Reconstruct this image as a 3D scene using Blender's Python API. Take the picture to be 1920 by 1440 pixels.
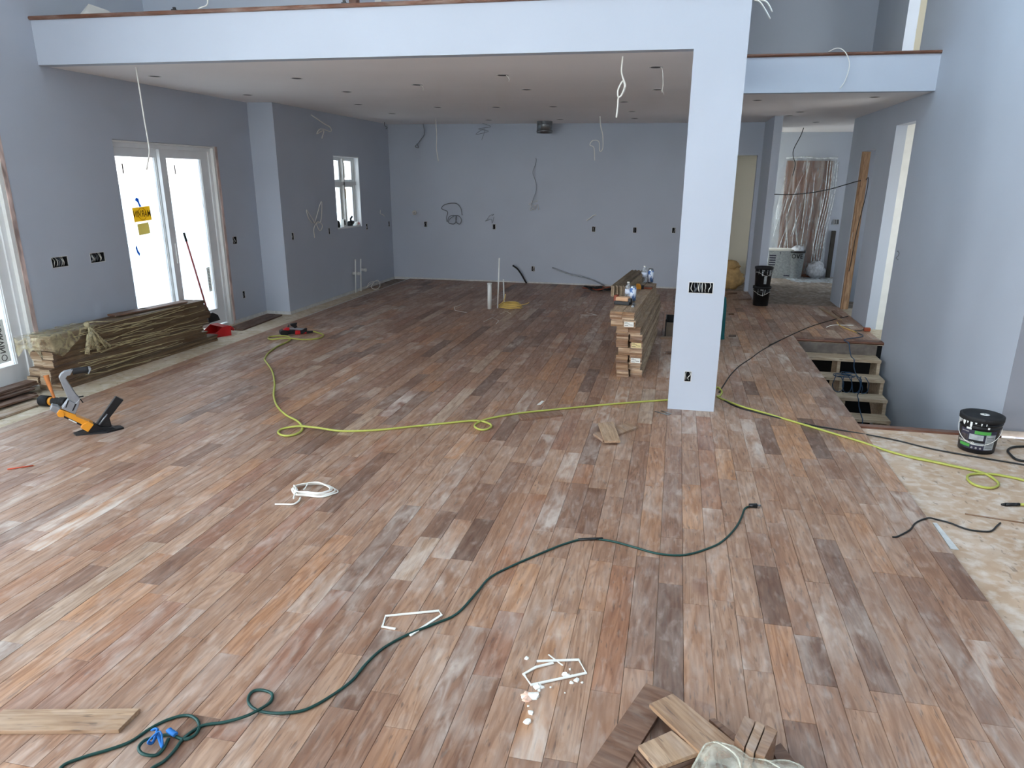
import bpy, math, random
from mathutils import Vector, Matrix
R = random.Random(7)
for o in list(bpy.data.objects): bpy.data.objects.remove(o)
SC = bpy.context.scene
COL = SC.collection
# ------------------------------------------------------------------ camera, sky, exposure
cam_d = bpy.data.cameras.new('camera'); cam = bpy.data.objects.new('camera', cam_d); COL.objects.link(cam)
cam.matrix_world = Matrix(((0.978683, -0.070137, 0.193029, 0.0), (0.205167, 0.291472, -0.934318, 0.0),
                           (0.009268, 0.954005, 0.299649, 2.03), (0, 0, 0, 1)))
cam_d.sensor_width = 36.0; cam_d.lens = 1344.56 / 1920 * 36
cam_d.shift_x = -18.78 / 1920; cam_d.shift_y = 37.49 / 1920
cam_d.clip_start = 0.05; cam_d.clip_end = 300
SC.camera = cam
SC.view_settings.view_transform = 'Standard'; SC.view_settings.look = 'None'
SC.view_settings.gamma = 1.0; SC.view_settings.use_curve_mapping = False
SC.view_settings.exposure = 1.0
SC.cycles.use_denoising = True
SC.cycles.max_bounces = 7; SC.cycles.diffuse_bounces = 5; SC.cycles.glossy_bounces = 2; SC.cycles.transmission_bounces = 4; SC.cycles.transparent_max_bounces = 16
SC.cycles.use_adaptive_sampling = True; SC.cycles.adaptive_threshold = 0.08; SC.cycles.adaptive_min_samples = 16
SC.cycles.caustics_reflective = False; SC.cycles.caustics_refractive = False
SC.cycles.sample_clamp_indirect = 6.0
W = bpy.data.worlds.new('sky'); SC.world = W; W.use_nodes = True
SKY = 4.2
nt = W.node_tree; bg = nt.nodes['Background']
tc = nt.nodes.new('ShaderNodeTexCoord'); sx = nt.nodes.new('ShaderNodeSeparateXYZ'); rp = nt.nodes.new('ShaderNodeValToRGB')
nt.links.new(tc.outputs['Generated'], sx.inputs[0]); nt.links.new(sx.outputs['Z'], rp.inputs[0])
rp.color_ramp.elements[0].position = 0.0; rp.color_ramp.elements[0].color = (1.0, 1.0, 1.0, 1)
rp.color_ramp.elements[1].position = 0.75; rp.color_ramp.elements[1].color = (0.60, 0.82, 1.0, 1)
nt.links.new(rp.outputs[0], bg.inputs['Color']); bg.inputs['Strength'].default_value = SKY

def portal(loc, rot, sx_, sy_):
    l = bpy.data.lights.new('daylight_portal', 'AREA'); l.shape = 'RECTANGLE'; l.size = sx_; l.size_y = sy_
    l.cycles.is_portal = True
    o = bpy.data.objects.new('daylight_portal', l); COL.objects.link(o); o.location = loc; o.rotation_euler = rot
    return o
# window openings of the double-height room (behind and beside the camera) and of the side rooms
WL = [(-5.4, -2.2, .2, 5.6), (-1.9, 0.5, .2, 5.6), (0.8, 2.9, .2, 5.6)]     # tall windows in the left wall: y and z ranges
WR = [(-5.8, -3.6, .1, 4.4), (-3.2, -1.0, .1, 4.4)]                                   # rear wall window: x and z ranges
YREAR = -5.8
for a, b, c, d in WL: portal((-6.5, (a + b) / 2, (c + d) / 2), (0, -math.pi / 2, 0), d - c, b - a)
for a, b, c, d in WR: portal(((a + b) / 2, YREAR - .3, (c + d) / 2), (math.pi / 2, 0, 0), b - a, d - c)
SKL_ADDED = (.8, 2.3, 4.8, 8.2)                                        # unseen roof opening, added to brighten the right wall and stair side
portal(((SKL_ADDED[0] + SKL_ADDED[1]) / 2, (SKL_ADDED[2] + SKL_ADDED[3]) / 2, 6.05), (0, 0, 0), SKL_ADDED[1] - SKL_ADDED[0], SKL_ADDED[3] - SKL_ADDED[2])
portal((-6.5, 8.25, 1.2), (0, -math.pi / 2, 0), 2.4, 1.9); portal((-6.5, 4.9, 1.2), (0, -math.pi / 2, 0), 2.4, 1.95)
portal((-6.1, 12.43, 1.76), (0, -math.pi / 2, 0), 1.2, 1.0)

# ------------------------------------------------------------------ helpers
def lin(c):
    c /= 255.0
    return c / 12.92 if c <= 0.04045 else ((c + 0.055) / 1.055) ** 2.4
def rgb(r, g, b): return (lin(r), lin(g), lin(b), 1.0)

class MB:
    """collects faces of one mesh"""
    def __init__(s): s.v = []; s.f = []; s.sm = []
    def add(s, vs, fs, smooth=False):
        n = len(s.v); s.v += [tuple(v) for v in vs]; s.f += [tuple(i + n for i in f) for f in fs]; s.sm += [smooth] * len(fs); return s
    def box(s, x0, x1, y0, y1, z0, z1, m=None, taper=1.0):
        cx, cy = (x0 + x1) / 2, (y0 + y1) / 2
        vs = []
        for z, t in ((z0, 1.0), (z1, taper)):
            for x, y in ((x0, y0), (x1, y0), (x1, y1), (x0, y1)): vs.append(Vector((cx + (x - cx) * t, cy + (y - cy) * t, z)))
        if m is not None: vs = [m @ v for v in vs]
        return s.add(vs, [(0, 3, 2, 1), (4, 5, 6, 7), (0, 1, 5, 4), (1, 2, 6, 5), (2, 3, 7, 6), (3, 0, 4, 7)])
    def prism(s, poly, t0, t1, fn):
        """poly in 2D extruded t0..t1; fn(a, b, t) -> 3D"""
        n = len(poly); vs = [fn(a, b, t0) for a, b in poly] + [fn(a, b, t1) for a, b in poly]
        return s.add(vs, [tuple(range(n))[::-1], tuple(range(n, 2 * n))] + [(i, (i + 1) % n, n + (i + 1) % n, n + i) for i in range(n)])
    def tube(s, pts, r, sides=8, closed=False, sub=4, rr=None, flat=1.0, smooth_path=True, shade=True):
        P = [Vector(p) for p in pts]
        if smooth_path and len(P) > 2: P = catmull(P, sub, closed)
        n = len(P); up = Vector((0, 0, 1)); vs = []; prev = None
        for i in range(n):
            if closed: t = P[(i + 1) % n] - P[i - 1]
            else: t = P[min(i + 1, n - 1)] - P[max(i - 1, 0)]
            if t.length < 1e-9: t = Vector((1, 0, 0))
            t.normalize()
            if prev is None:
                a = t.cross(up)
                if a.length < 0.05: a = t.cross(Vector((1, 0, 0)))
                a.normalize()
            else:
                a = prev - t * prev.dot(t)
                if a.length < 1e-6: a = t.cross(up)
                a.normalize()
            prev = a; b = t.cross(a)
            k = rr[min(int(i * len(rr) / n), len(rr) - 1)] if rr else r
            for j in range(sides):
                q = 2 * math.pi * (j + .5) / sides
                vs.append(P[i] + a * (k * math.cos(q)) + b * (k * flat * math.sin(q)))
        fs = []
        m = n if closed else n - 1
        for i in range(m):
            for j in range(sides):
                i2 = (i + 1) % n; j2 = (j + 1) % sides
                fs.append((i * sides + j, i * sides + j2, i2 * sides + j2, i2 * sides + j))
        s.add(vs, fs, shade)
        if not closed:
            k = len(s.v) - n * sides
            s.f += [tuple(k + j for j in range(sides))[::-1], tuple(k + (n - 1) * sides + j for j in range(sides))]; s.sm += [False, False]
        return s
    def lathe(s, prof, c=(0, 0, 0), seg=28, m=None):
        vs = []; fs = []; n = len(prof)
        for j in range(seg):
            a = 2 * math.pi * j / seg
            for r, z in prof:
                v = Vector((c[0] + r * math.cos(a), c[1] + r * math.sin(a), c[2] + z)); vs.append(m @ v if m is not None else v)
        for j in range(seg):
            j2 = (j + 1) % seg
            for i in range(n - 1): fs.append((j * n + i, j2 * n + i, j2 * n + i + 1, j * n + i + 1))
        s.add(vs, fs, True); return s
    def cyl(s, p0, p1, r0, r1=None, seg=16):
        p0 = Vector(p0); p1 = Vector(p1); r1 = r0 if r1 is None else r1
        t = (p1 - p0).normalized(); a = t.cross(Vector((0, 0, 1)))
        if a.length < .05: a = t.cross(Vector((1, 0, 0)))
        a.normalize(); b = t.cross(a); vs = []
        for p, r in ((p0, r0), (p1, r1)):
            for j in range(seg):
                q = 2 * math.pi * j / seg; vs.append(p + a * (r * math.cos(q)) + b * (r * math.sin(q)))
        n = len(s.v)
        s.add(vs, [(j, (j + 1) % seg, seg + (j + 1) % seg, seg + j) for j in range(seg)], True)
        s.f += [tuple(n + j for j in range(seg))[::-1], tuple(n + seg + j for j in range(seg))]; s.sm += [False, False]
        return s
    def build(s, name, mat, parent=None, label=None, cat=None, group=None, kind=None, bevel=0.0, attr=None):
        me = bpy.data.meshes.new(name); me.from_pydata(s.v, [], s.f); me.polygons.foreach_set('use_smooth', s.sm); me.update()
        import bmesh
        bm = bmesh.new(); bm.from_mesh(me); bmesh.ops.recalc_face_normals(bm, faces=bm.faces); bm.to_mesh(me); bm.free()
        if attr is not None:
            at = me.attributes.new('rnd', 'FLOAT_COLOR', 'POINT'); at.data.foreach_set('color', attr)
        me.materials.append(mat)
        return link(name, me, parent, label, cat, group, kind, bevel)
def link(name, me, parent=None, label=None, cat=None, group=None, kind=None, bevel=0.0):
    o = bpy.data.objects.new(name, me); COL.objects.link(o); o.parent = parent
    if bevel:
        b = o.modifiers.new('edge', 'BEVEL'); b.width = bevel; b.segments = 2; b.limit_method = 'ANGLE'; b.angle_limit = math.radians(40)
    return tag(o, label, cat, group, kind)
def tag(o, label=None, cat=None, group=None, kind=None):
    if label: o['label'] = label
    if cat: o['category'] = cat
    if group: o['group'] = group
    if kind: o['kind'] = kind
    return o
def thing(name, label, cat, loc=(0, 0, 0), rz=0.0, group=None, kind=None):
    o = bpy.data.objects.new(name, None); COL.objects.link(o); o.location = loc; o.rotation_euler = (0, 0, rz); o.empty_display_size = .05
    return tag(o, label, cat, group, kind)
def catmull(P, sub, closed=False):
    out = []; n = len(P)
    for i in range(n if closed else n - 1):
        p1, p2 = P[i], P[(i + 1) % n]
        p0 = P[i - 1] if (closed or i > 0) else p1 * 2 - p2
        p3 = P[(i + 2) % n] if (closed or i + 2 < n) else p2 * 2 - p1
        for k in range(sub):
            t = k / sub
            out.append(((p1 * 2) + (p2 - p0) * t + (p0 * 2 - p1 * 5 + p2 * 4 - p3) * t * t + (p1 * 3 - p0 - p2 * 3 + p3) * t ** 3) * .5)
    if not closed: out.append(P[-1])
    return out
def text_mesh(txt, size, depth=0.0, bold=False):
    cu = bpy.data.curves.new('lettering', 'FONT'); cu.body = txt; cu.size = size; cu.extrude = depth; cu.align_x = 'CENTER'; cu.align_y = 'CENTER'
    if bold: cu.offset = size * .018
    ob = bpy.data.objects.new('lettering', cu); COL.objects.link(ob)
    dg = bpy.context.evaluated_depsgraph_get(); me = bpy.data.meshes.new_from_object(ob.evaluated_get(dg))
    bpy.data.objects.remove(ob); bpy.data.curves.remove(cu)
    return me
def lettering(txt, size, fn, mat, parent, name='lettering', bold=False):
    me = text_mesh(txt, size, 0.0, bold)
    for v in me.vertices: v.co = Vector(fn(v.co.x, v.co.y))
    me.materials.clear(); me.materials.append(mat)
    return link(name, me, parent)

# ------------------------------------------------------------------ materials (all node based)
def mat(name, col, rough=.6, metal=0.0, var=.12, scale=6.0, bump=0.0, spec=.4, trans=0.0, alpha=1.0, stretch=(1, 1, 1), sheen=None):
    m = bpy.data.materials.new(name); m.use_nodes = True; t = m.node_tree; b = t.nodes['Principled BSDF']
    b.inputs['Roughness'].default_value = rough; b.inputs['Metallic'].default_value = metal; b.inputs['Specular IOR Level'].default_value = spec
    b.inputs['Transmission Weight'].default_value = trans; b.inputs['Alpha'].default_value = alpha
    c = t.nodes.new('ShaderNodeTexCoord'); mp = t.nodes.new('ShaderNodeMapping'); mp.inputs['Scale'].default_value = stretch
    n = t.nodes.new('ShaderNodeTexNoise'); n.inputs['Scale'].default_value = scale; n.inputs['Detail'].default_value = 2
    r = t.nodes.new('ShaderNodeValToRGB')
    r.color_ramp.elements[0].position = .3; r.color_ramp.elements[1].position = .7
    r.color_ramp.elements[0].color = tuple(min(1, x * (1 - var)) for x in col[:3]) + (1,)
    r.color_ramp.elements[1].color = tuple(min(1, x * (1 + var)) for x in col[:3]) + (1,)
    t.links.new(c.outputs['Object'], mp.inputs[0]); t.links.new(mp.outputs[0], n.inputs['Vector'])
    t.links.new(n.outputs['Fac'], r.inputs[0]); t.links.new(r.outputs[0], b.inputs['Base Color'])
    if bump:
        bp = t.nodes.new('ShaderNodeBump'); bp.inputs['Strength'].default_value = bump; bp.inputs['Distance'].default_value = .004
        t.links.new(n.outputs['Fac'], bp.inputs['Height']); t.links.new(bp.outputs[0], b.inputs['Normal'])
    return m
def N(t, kind, **kw):
    n = t.nodes.new(kind)
    for k, v in kw.items(): setattr(n, k, v)
    return n
def mixc(t, fac, a, b, blend='MIX'):
    m = t.nodes.new('ShaderNodeMix'); m.data_type = 'RGBA'; m.blend_type = blend
    for sock, val in ((m.inputs[0], fac), (m.inputs[6], a), (m.inputs[7], b)):
        if hasattr(val, 'default_value') or hasattr(val, 'is_linked'): t.links.new(val, sock)
        else: sock.default_value = val
    return m.outputs[2]
def ramp(t, fac, stops):
    r = t.nodes.new('ShaderNodeValToRGB'); e = r.color_ramp.elements
    while len(e) < len(stops): e.new(.5)
    for i, (p, c) in enumerate(stops):
        e[i].position = p; e[i].color = c if len(c) == 4 else tuple(c) + (1,)
    t.links.new(fac, r.inputs[0]); return r.outputs[0]
def g(v): return (v, v, v, 1)

def wood(name, tones, attr=False, dust=.55, rough=.5, along='Y', grain=1.0):
    """boards with their own tone each: tone from a per-board number, grain along the board, patchy dust"""
    m = bpy.data.materials.new(name); m.use_nodes = True; t = m.node_tree; b = t.nodes['Principled BSDF']
    if attr:
        a = N(t, 'ShaderNodeAttribute', attribute_name='rnd'); s = N(t, 'ShaderNodeSeparateColor'); t.links.new(a.outputs['Color'], s.inputs[0])
        r0, r1, r2 = s.outputs[0], s.outputs[1], s.outputs[2]
        co = N(t, 'ShaderNodeNewGeometry').outputs['Position']
    else:
        oi = N(t, 'ShaderNodeObjectInfo'); r0 = oi.outputs['Random']
        wn = N(t, 'ShaderNodeTexWhiteNoise', noise_dimensions='1D'); t.links.new(r0, wn.inputs['W'])
        s = N(t, 'ShaderNodeSeparateColor'); t.links.new(wn.outputs['Color'], s.inputs[0]); r1, r2 = s.outputs[0], s.outputs[1]
        co = N(t, 'ShaderNodeTexCoord').outputs['Object']
    off = N(t, 'ShaderNodeVectorMath', operation='SCALE'); off.inputs[0].default_value = (37, 53, 19); t.links.new(r1, off.inputs['Scale'])
    ad = N(t, 'ShaderNodeVectorMath', operation='ADD'); t.links.new(co, ad.inputs[0]); t.links.new(off.outputs[0], ad.inputs[1])
    def noise(sc, scale, det=4, dis=0.0, src=None):
        mp = N(t, 'ShaderNodeMapping'); mp.inputs['Scale'].default_value = sc; t.links.new(src or ad.outputs[0], mp.inputs[0])
        n = N(t, 'ShaderNodeTexNoise'); n.inputs['Scale'].default_value = scale; n.inputs['Detail'].default_value = det; n.inputs['Distortion'].default_value = dis
        t.links.new(mp.outputs[0], n.inputs['Vector']); return n.outputs['Fac']
    ax = {'Y': lambda w, l: (w, l, w), 'X': lambda w, l: (l, w, w), 'Z': lambda w, l: (w, w, l)}[along]
    def math_(op, a, b_):
        n = N(t, 'ShaderNodeMath', operation=op)
        for k_, v_ in ((0, a), (1, b_)):
            if isinstance(v_, (int, float)): n.inputs[k_].default_value = v_
            else: t.links.new(v_, n.inputs[k_])
        return n.outputs[0]
    base = ramp(t, r0, tones)
    tint = noise(ax(4, .7), 1.0, 3, .6)                     # slow change of tone inside a board
    col = mixc(t, ramp(t, tint, [(.30, g(.85)), (.58, g(0))]), base, mixc(t, 1.0, base, (.70, .63, .58, 1), 'MULTIPLY'))
    fig = noise(ax(5 * grain, .55), 1.0, 2, .9)             # contour lines of the figure (cathedrals)
    bands = math_('SINE', math_('MULTIPLY', fig, 70.0), 0)
    col = mixc(t, ramp(t, bands, [(.0, g(0)), (.95, g(.5))]), col, mixc(t, 1.0, base, (.52, .42, .36, 1), 'MULTIPLY'))
    fine = noise(ax(62 * grain, 5.0), 1.0, 3, .4)
    col = mixc(t, ramp(t, fine, [(.34, g(.55)), (.60, g(0))]), col, mixc(t, 1.0, base, (.45, .36, .31, 1), 'MULTIPLY'))
    pores = noise(ax(75, 10), 1.0, 2, .3)
    col = mixc(t, ramp(t, pores, [(.62, g(0)), (.70, g(.60))]), col, (.085, .05, .038, 1))
    spots = noise((5, 3.2, 5), 1.0, 3, .8)
    col = mixc(t, ramp(t, spots, [(.70, g(0)), (.76, g(.45))]), col, (.16, .065, .045, 1))
    if dust:
        d1 = noise((1.3, 1.0, 1.3), 1.0, 3, .8, co); d2 = noise(ax(15, 4), 1.0, 4, .6, ad.outputs[0]); d3 = noise(ax(26, 9), 1.0, 3, .3, co)
        mu = math_('MULTIPLY', ramp(t, d1, [(.36, g(.18)), (.66, g(1))]), ramp(t, d2, [(.38, g(.10)), (.66, g(1))]))
        m2 = math_('MULTIPLY', mu, ramp(t, r2, [(.0, g(dust * .45)), (.75, g(dust * .9)), (1.0, g(min(1, dust * 1.9)))]))
        m3 = math_('ADD', m2, ramp(t, d3, [(.54, g(0)), (.72, g(dust * .42))]))
        col = mixc(t, m3, col, (.63, .54, .47, 1))
    t.links.new(col, b.inputs['Base Color'])
    b.inputs['Roughness'].default_value = rough; b.inputs['Specular IOR Level'].default_value = .35
    return m
FT = [(0.0, rgb(112, 83, 67)), (.12, rgb(132, 98, 78)), (.28, rgb(153, 115, 91)), (.46, rgb(172, 136, 110)),
      (.60, rgb(164, 124, 97)), (.70, rgb(184, 138, 102)), (.82, rgb(148, 101, 78)), (.92, rgb(178, 148, 123)), (1.0, rgb(190, 168, 148))]
M = {}
M['floor'] = wood('floor_boards_wood', FT, attr=True, dust=.50, rough=.46)
M['stackwood'] = wood('stack_board_wood', [(0, rgb(138, 112, 86)), (.4, rgb(190, 164, 132)), (.75, rgb(164, 136, 106)), (1, rgb(206, 184, 154))], dust=.4, rough=.6)
M['wallstack'] = wood('wall_stack_wood', [(0, rgb(92, 70, 50)), (.5, rgb(120, 94, 68)), (1, rgb(146, 118, 88))], dust=.2, rough=.6)
M['endgrain'] = wood('board_end_grain', [(0, rgb(170, 140, 108)), (.5, rgb(206, 184, 152)), (1, rgb(222, 204, 176))], dust=.3, rough=.8, along='X', grain=.6)
M['endbrown'] = wood('brown_board_end_grain', [(0, rgb(132, 96, 68)), (.5, rgb(170, 134, 98)), (1, rgb(206, 180, 150))], dust=.5, rough=.8, along='X', grain=.6)
M['darkboard'] = wood('dark_board_wood', [(0, rgb(88, 62, 48)), (.5, rgb(118, 86, 66)), (1, rgb(140, 106, 84))], dust=.25, rough=.55)
M['offcut'] = wood('offcut_wood', [(0, rgb(136, 104, 80)), (.5, rgb(156, 122, 94)), (1, rgb(172, 140, 110))], dust=.35, rough=.5, along='X')
M['edgewood'] = wood('edge_board_wood', [(0, rgb(96, 80, 60)), (.5, rgb(134, 116, 90)), (1, rgb(160, 142, 114))], dust=.3, rough=.65)
M['stud'] = wood('stud_pine', [(0, rgb(190, 156, 122)), (1, rgb(200, 166, 132))], dust=0, rough=.7, along='Z', grain=.7)
M['stair'] = wood('stair_pine', [(0, rgb(204, 186, 158)), (1, rgb(212, 194, 166))], dust=.3, rough=.7, along='X', grain=.7)
M['nosing'] = wood('nosing_wood', [(0, rgb(112, 70, 50)), (1, rgb(124, 80, 58))], dust=.2, rough=.45, along='X')
M['wall'] = mat('wall_paint', rgb(184, 191, 202), .55, var=.025, scale=1.2, spec=.35)
M['ceil'] = mat('ceiling_paint', rgb(242, 239, 238), .85, var=.02, scale=1.0, spec=.2)
M['cream'] = mat('cream_paint', rgb(226, 220, 200), .8, var=.03, scale=1.0)
M['white'] = mat('white_paint', rgb(228, 228, 224), .5, var=.04, scale=8)
M['vinyl'] = mat('window_white', rgb(232, 234, 234), .35, var=.03, scale=4)
M['drywall'] = mat('raw_drywall_edge', rgb(205, 205, 202), .9, var=.10, scale=20)
M['raw'] = mat('raw_framing_edge', rgb(198, 176, 168), .9, var=.45, scale=9, stretch=(1, 2, .5))
M['black'] = mat('black_plastic', rgb(24, 24, 26), .42, var=.2)
M['rubber'] = mat('black_rubber', rgb(30, 30, 32), .7, var=.2)
M['canvoid'] = mat('light_can_grey', rgb(70, 70, 74), .8, var=.3, scale=30)
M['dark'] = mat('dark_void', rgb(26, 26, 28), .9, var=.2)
M['whitewire'] = mat('white_cable', rgb(232, 230, 222), .45, var=.05)
M['greywire'] = mat('grey_cable', rgb(120, 124, 130), .45, var=.1)
M['pvc'] = mat('white_pipe', rgb(226, 228, 224), .35, var=.04)
M['metal'] = mat('galvanised_metal', rgb(150, 156, 160), .32, 1.0, var=.2, scale=14)
M['alu'] = mat('cast_aluminium', rgb(150, 153, 157), .45, .6, var=.08, scale=20)
M['orange'] = mat('orange_enamel', rgb(226, 150, 44), .38, var=.06)
M['orangewood'] = mat('orange_handle', rgb(206, 128, 70), .5, var=.12, scale=10, stretch=(3, 3, 1))
M['red'] = mat('red_plastic', rgb(186, 30, 34), .35, var=.08)
M['redhandle'] = mat('red_handle', rgb(160, 76, 72), .45, var=.08)
M['hose'] = mat('yellow_hose', rgb(172, 174, 84), .5, var=.08, scale=14)
M['green'] = mat('green_cord', rgb(18, 62, 56), .45, var=.1)
M['blackcord'] = mat('black_cord', rgb(30, 32, 32), .5, var=.15)
M['bluecord'] = mat('blue_cord', rgb(44, 70, 96), .5, var=.12)
M['bluetape'] = mat('blue_tape', rgb(40, 112, 184), .7, var=.1)
M['yellowpaper'] = mat('yellow_sticker', rgb(222, 178, 28), .7, var=.05)
M['tanpaper'] = mat('tan_sticker', rgb(204, 184, 96), .7, var=.05)
M['paper'] = mat('white_paper', rgb(226, 224, 216), .8, var=.05)
M['print'] = mat('print_ink', rgb(70, 66, 60), .8, var=.1)
M['printbrown'] = mat('brown_ink', rgb(112, 84, 22), .8, var=.1)
M['teal'] = mat('teal_plastic', rgb(14, 84, 86), .5, var=.15)
M['yellow'] = mat('yellow_cable', rgb(222, 190, 108), .5, var=.1)
M['copper'] = mat('copper_red', rgb(140, 66, 40), .5, var=.3)
M['card'] = mat('cardboard', rgb(206, 164, 130), .85, var=.08)
M['kraft'] = mat('kraft_paper', rgb(190, 156, 104), .8, var=.25, scale=9, bump=.3)
M['snow'] = mat('snow', rgb(255, 250, 244), .9, var=.02, scale=.3)
M['labelgreen'] = mat('label_green', rgb(76, 160, 70), .5, var=.06)
M['labelnavy'] = mat('label_navy', rgb(48, 46, 66), .5, var=.15)
M['labelgrey'] = mat('label_grey', rgb(158, 164, 166), .5, var=.2, scale=30)
M['door'] = mat('brown_door', rgb(126, 86, 66), .6, var=.12, scale=3, stretch=(4, 4, 1))
M['foil'] = mat('crumpled_grey_plastic', rgb(186, 188, 192), .4, var=.3, scale=18, bump=.6)
def thin_paper(name, col):
    """paper on the glass: daylight shines through it"""
    m = mat(name, col, .7, var=.05); t = m.node_tree; b = t.nodes['Principled BSDF']; tl = N(t, 'ShaderNodeBsdfTranslucent'); tl.inputs[0].default_value = col
    mx = N(t, 'ShaderNodeMixShader'); mx.inputs[0].default_value = .6; t.links.new(b.outputs[0], mx.inputs[1]); t.links.new(tl.outputs[0], mx.inputs[2]); t.links.new(mx.outputs[0], t.nodes['Material Output'].inputs['Surface']); return m
M['yellowpaper'] = thin_paper('yellow_sticker', rgb(236, 204, 70)); M['tanpaper'] = thin_paper('tan_sticker', rgb(216, 202, 140)); M['bluethin'] = thin_paper('blue_window_tape', rgb(44, 124, 200)); M['paperthin'] = thin_paper('window_label_paper', rgb(214, 212, 206))
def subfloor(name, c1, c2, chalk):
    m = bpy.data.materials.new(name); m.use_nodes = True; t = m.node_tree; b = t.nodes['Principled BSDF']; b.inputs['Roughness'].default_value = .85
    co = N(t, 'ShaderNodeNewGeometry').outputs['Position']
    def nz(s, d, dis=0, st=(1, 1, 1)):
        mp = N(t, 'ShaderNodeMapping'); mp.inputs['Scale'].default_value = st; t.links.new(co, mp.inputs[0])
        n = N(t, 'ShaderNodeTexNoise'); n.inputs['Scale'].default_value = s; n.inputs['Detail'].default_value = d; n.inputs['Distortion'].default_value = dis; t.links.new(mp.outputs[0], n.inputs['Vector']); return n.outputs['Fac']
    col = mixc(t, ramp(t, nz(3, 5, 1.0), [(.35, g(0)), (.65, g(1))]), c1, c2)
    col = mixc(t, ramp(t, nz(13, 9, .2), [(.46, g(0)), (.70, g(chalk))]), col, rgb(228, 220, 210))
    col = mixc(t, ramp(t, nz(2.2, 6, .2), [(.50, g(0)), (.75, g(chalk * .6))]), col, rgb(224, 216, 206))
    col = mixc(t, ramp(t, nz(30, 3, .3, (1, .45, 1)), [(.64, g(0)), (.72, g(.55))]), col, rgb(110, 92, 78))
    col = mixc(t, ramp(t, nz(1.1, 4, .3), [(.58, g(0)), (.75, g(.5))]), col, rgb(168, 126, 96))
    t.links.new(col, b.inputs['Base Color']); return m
M['sub'] = subfloor('plywood_subfloor', rgb(196, 168, 142), rgb(180, 150, 122), .55)
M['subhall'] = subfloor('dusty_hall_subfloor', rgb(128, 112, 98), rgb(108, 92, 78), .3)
M['sublight'] = subfloor('plywood_strip', rgb(200, 184, 158), rgb(186, 168, 140), .5)
def film(name, tint, dens, rough=.2, stretch=(1, 1, 1)):
    """thin clear plastic: see-through with a milky and glossy part that varies with the creases"""
    m = bpy.data.materials.new(name); m.use_nodes = True; t = m.node_tree; t.nodes.remove(t.nodes['Principled BSDF'])
    tr = N(t, 'ShaderNodeBsdfTransparent'); tr.inputs[0].default_value = (.96, .96, .95, 1)
    df = N(t, 'ShaderNodeBsdfPrincipled'); df.inputs['Base Color'].default_value = tint; df.inputs['Roughness'].default_value = rough
    co = N(t, 'ShaderNodeTexCoord').outputs['Object']; n = N(t, 'ShaderNodeTexNoise'); n.inputs['Scale'].default_value = 9; n.inputs['Detail'].default_value = 6; n.inputs['Distortion'].default_value = 1.5
    mp = N(t, 'ShaderNodeMapping'); mp.inputs['Scale'].default_value = stretch; t.links.new(co, mp.inputs[0]); t.links.new(mp.outputs[0], n.inputs['Vector']); mx = N(t, 'ShaderNodeMixShader')
    t.links.new(ramp(t, n.outputs['Fac'], [(.35, g(dens * .45)), (.7, g(min(1, dens * 1.6)))]), mx.inputs[0])
    t.links.new(tr.outputs[0], mx.inputs[1]); t.links.new(df.outputs[0], mx.inputs[2])
    t.links.new(mx.outputs[0], t.nodes['Material Output'].inputs['Surface']); return m
M['film'] = film('stretch_film', rgb(206, 194, 156), .50)
M['filmthin'] = film('thin_stretch_film', rgb(190, 172, 134), .10)
M['poly'] = film('poly_sheet', rgb(214, 220, 224), .26, .12, (1.2, 1, .16))
M['strand'] = mat('film_strand', rgb(190, 176, 136), .35, var=.15)
M['polydense'] = film('poly_fold', rgb(222, 228, 232), .8, .15)
M['bag'] = film('clear_bag', rgb(236, 236, 220), .40, .2)
M['clearpet'] = film('clear_bottle', rgb(206, 212, 218), .35, .08)
def glass(name, tint):
    m = bpy.data.materials.new(name); m.use_nodes = True; t = m.node_tree; t.nodes.remove(t.nodes['Principled BSDF'])
    tr = N(t, 'ShaderNodeBsdfTransparent'); tr.inputs[0].default_value = tint
    gl = N(t, 'ShaderNodeBsdfGlossy'); gl.inputs['Roughness'].default_value = .02
    mx = N(t, 'ShaderNodeMixShader'); mx.inputs[0].default_value = .06
    co = N(t, 'ShaderNodeTexCoord').outputs['Object']; n = N(t, 'ShaderNodeTexNoise'); n.inputs['Scale'].default_value = 2.0; t.links.new(co, n.inputs['Vector'])
    t.links.new(ramp(t, n.outputs['Fac'], [(.3, tuple(x * .93 for x in tint[:3]) + (1,)), (.7, tint)]), tr.inputs[0])
    t.links.new(tr.outputs[0], mx.inputs[1]); t.links.new(gl.outputs[0], mx.inputs[2])
    t.links.new(mx.outputs[0], t.nodes['Material Output'].inputs['Surface']); return m
M['glass'] = glass('dimmed_glass', (.58, .58, .59, 1)); M['clearglass'] = glass('kitchen_glass', (.80, .80, .81, 1))  # door panes: grey tint added to dim the daylight behind them

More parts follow.
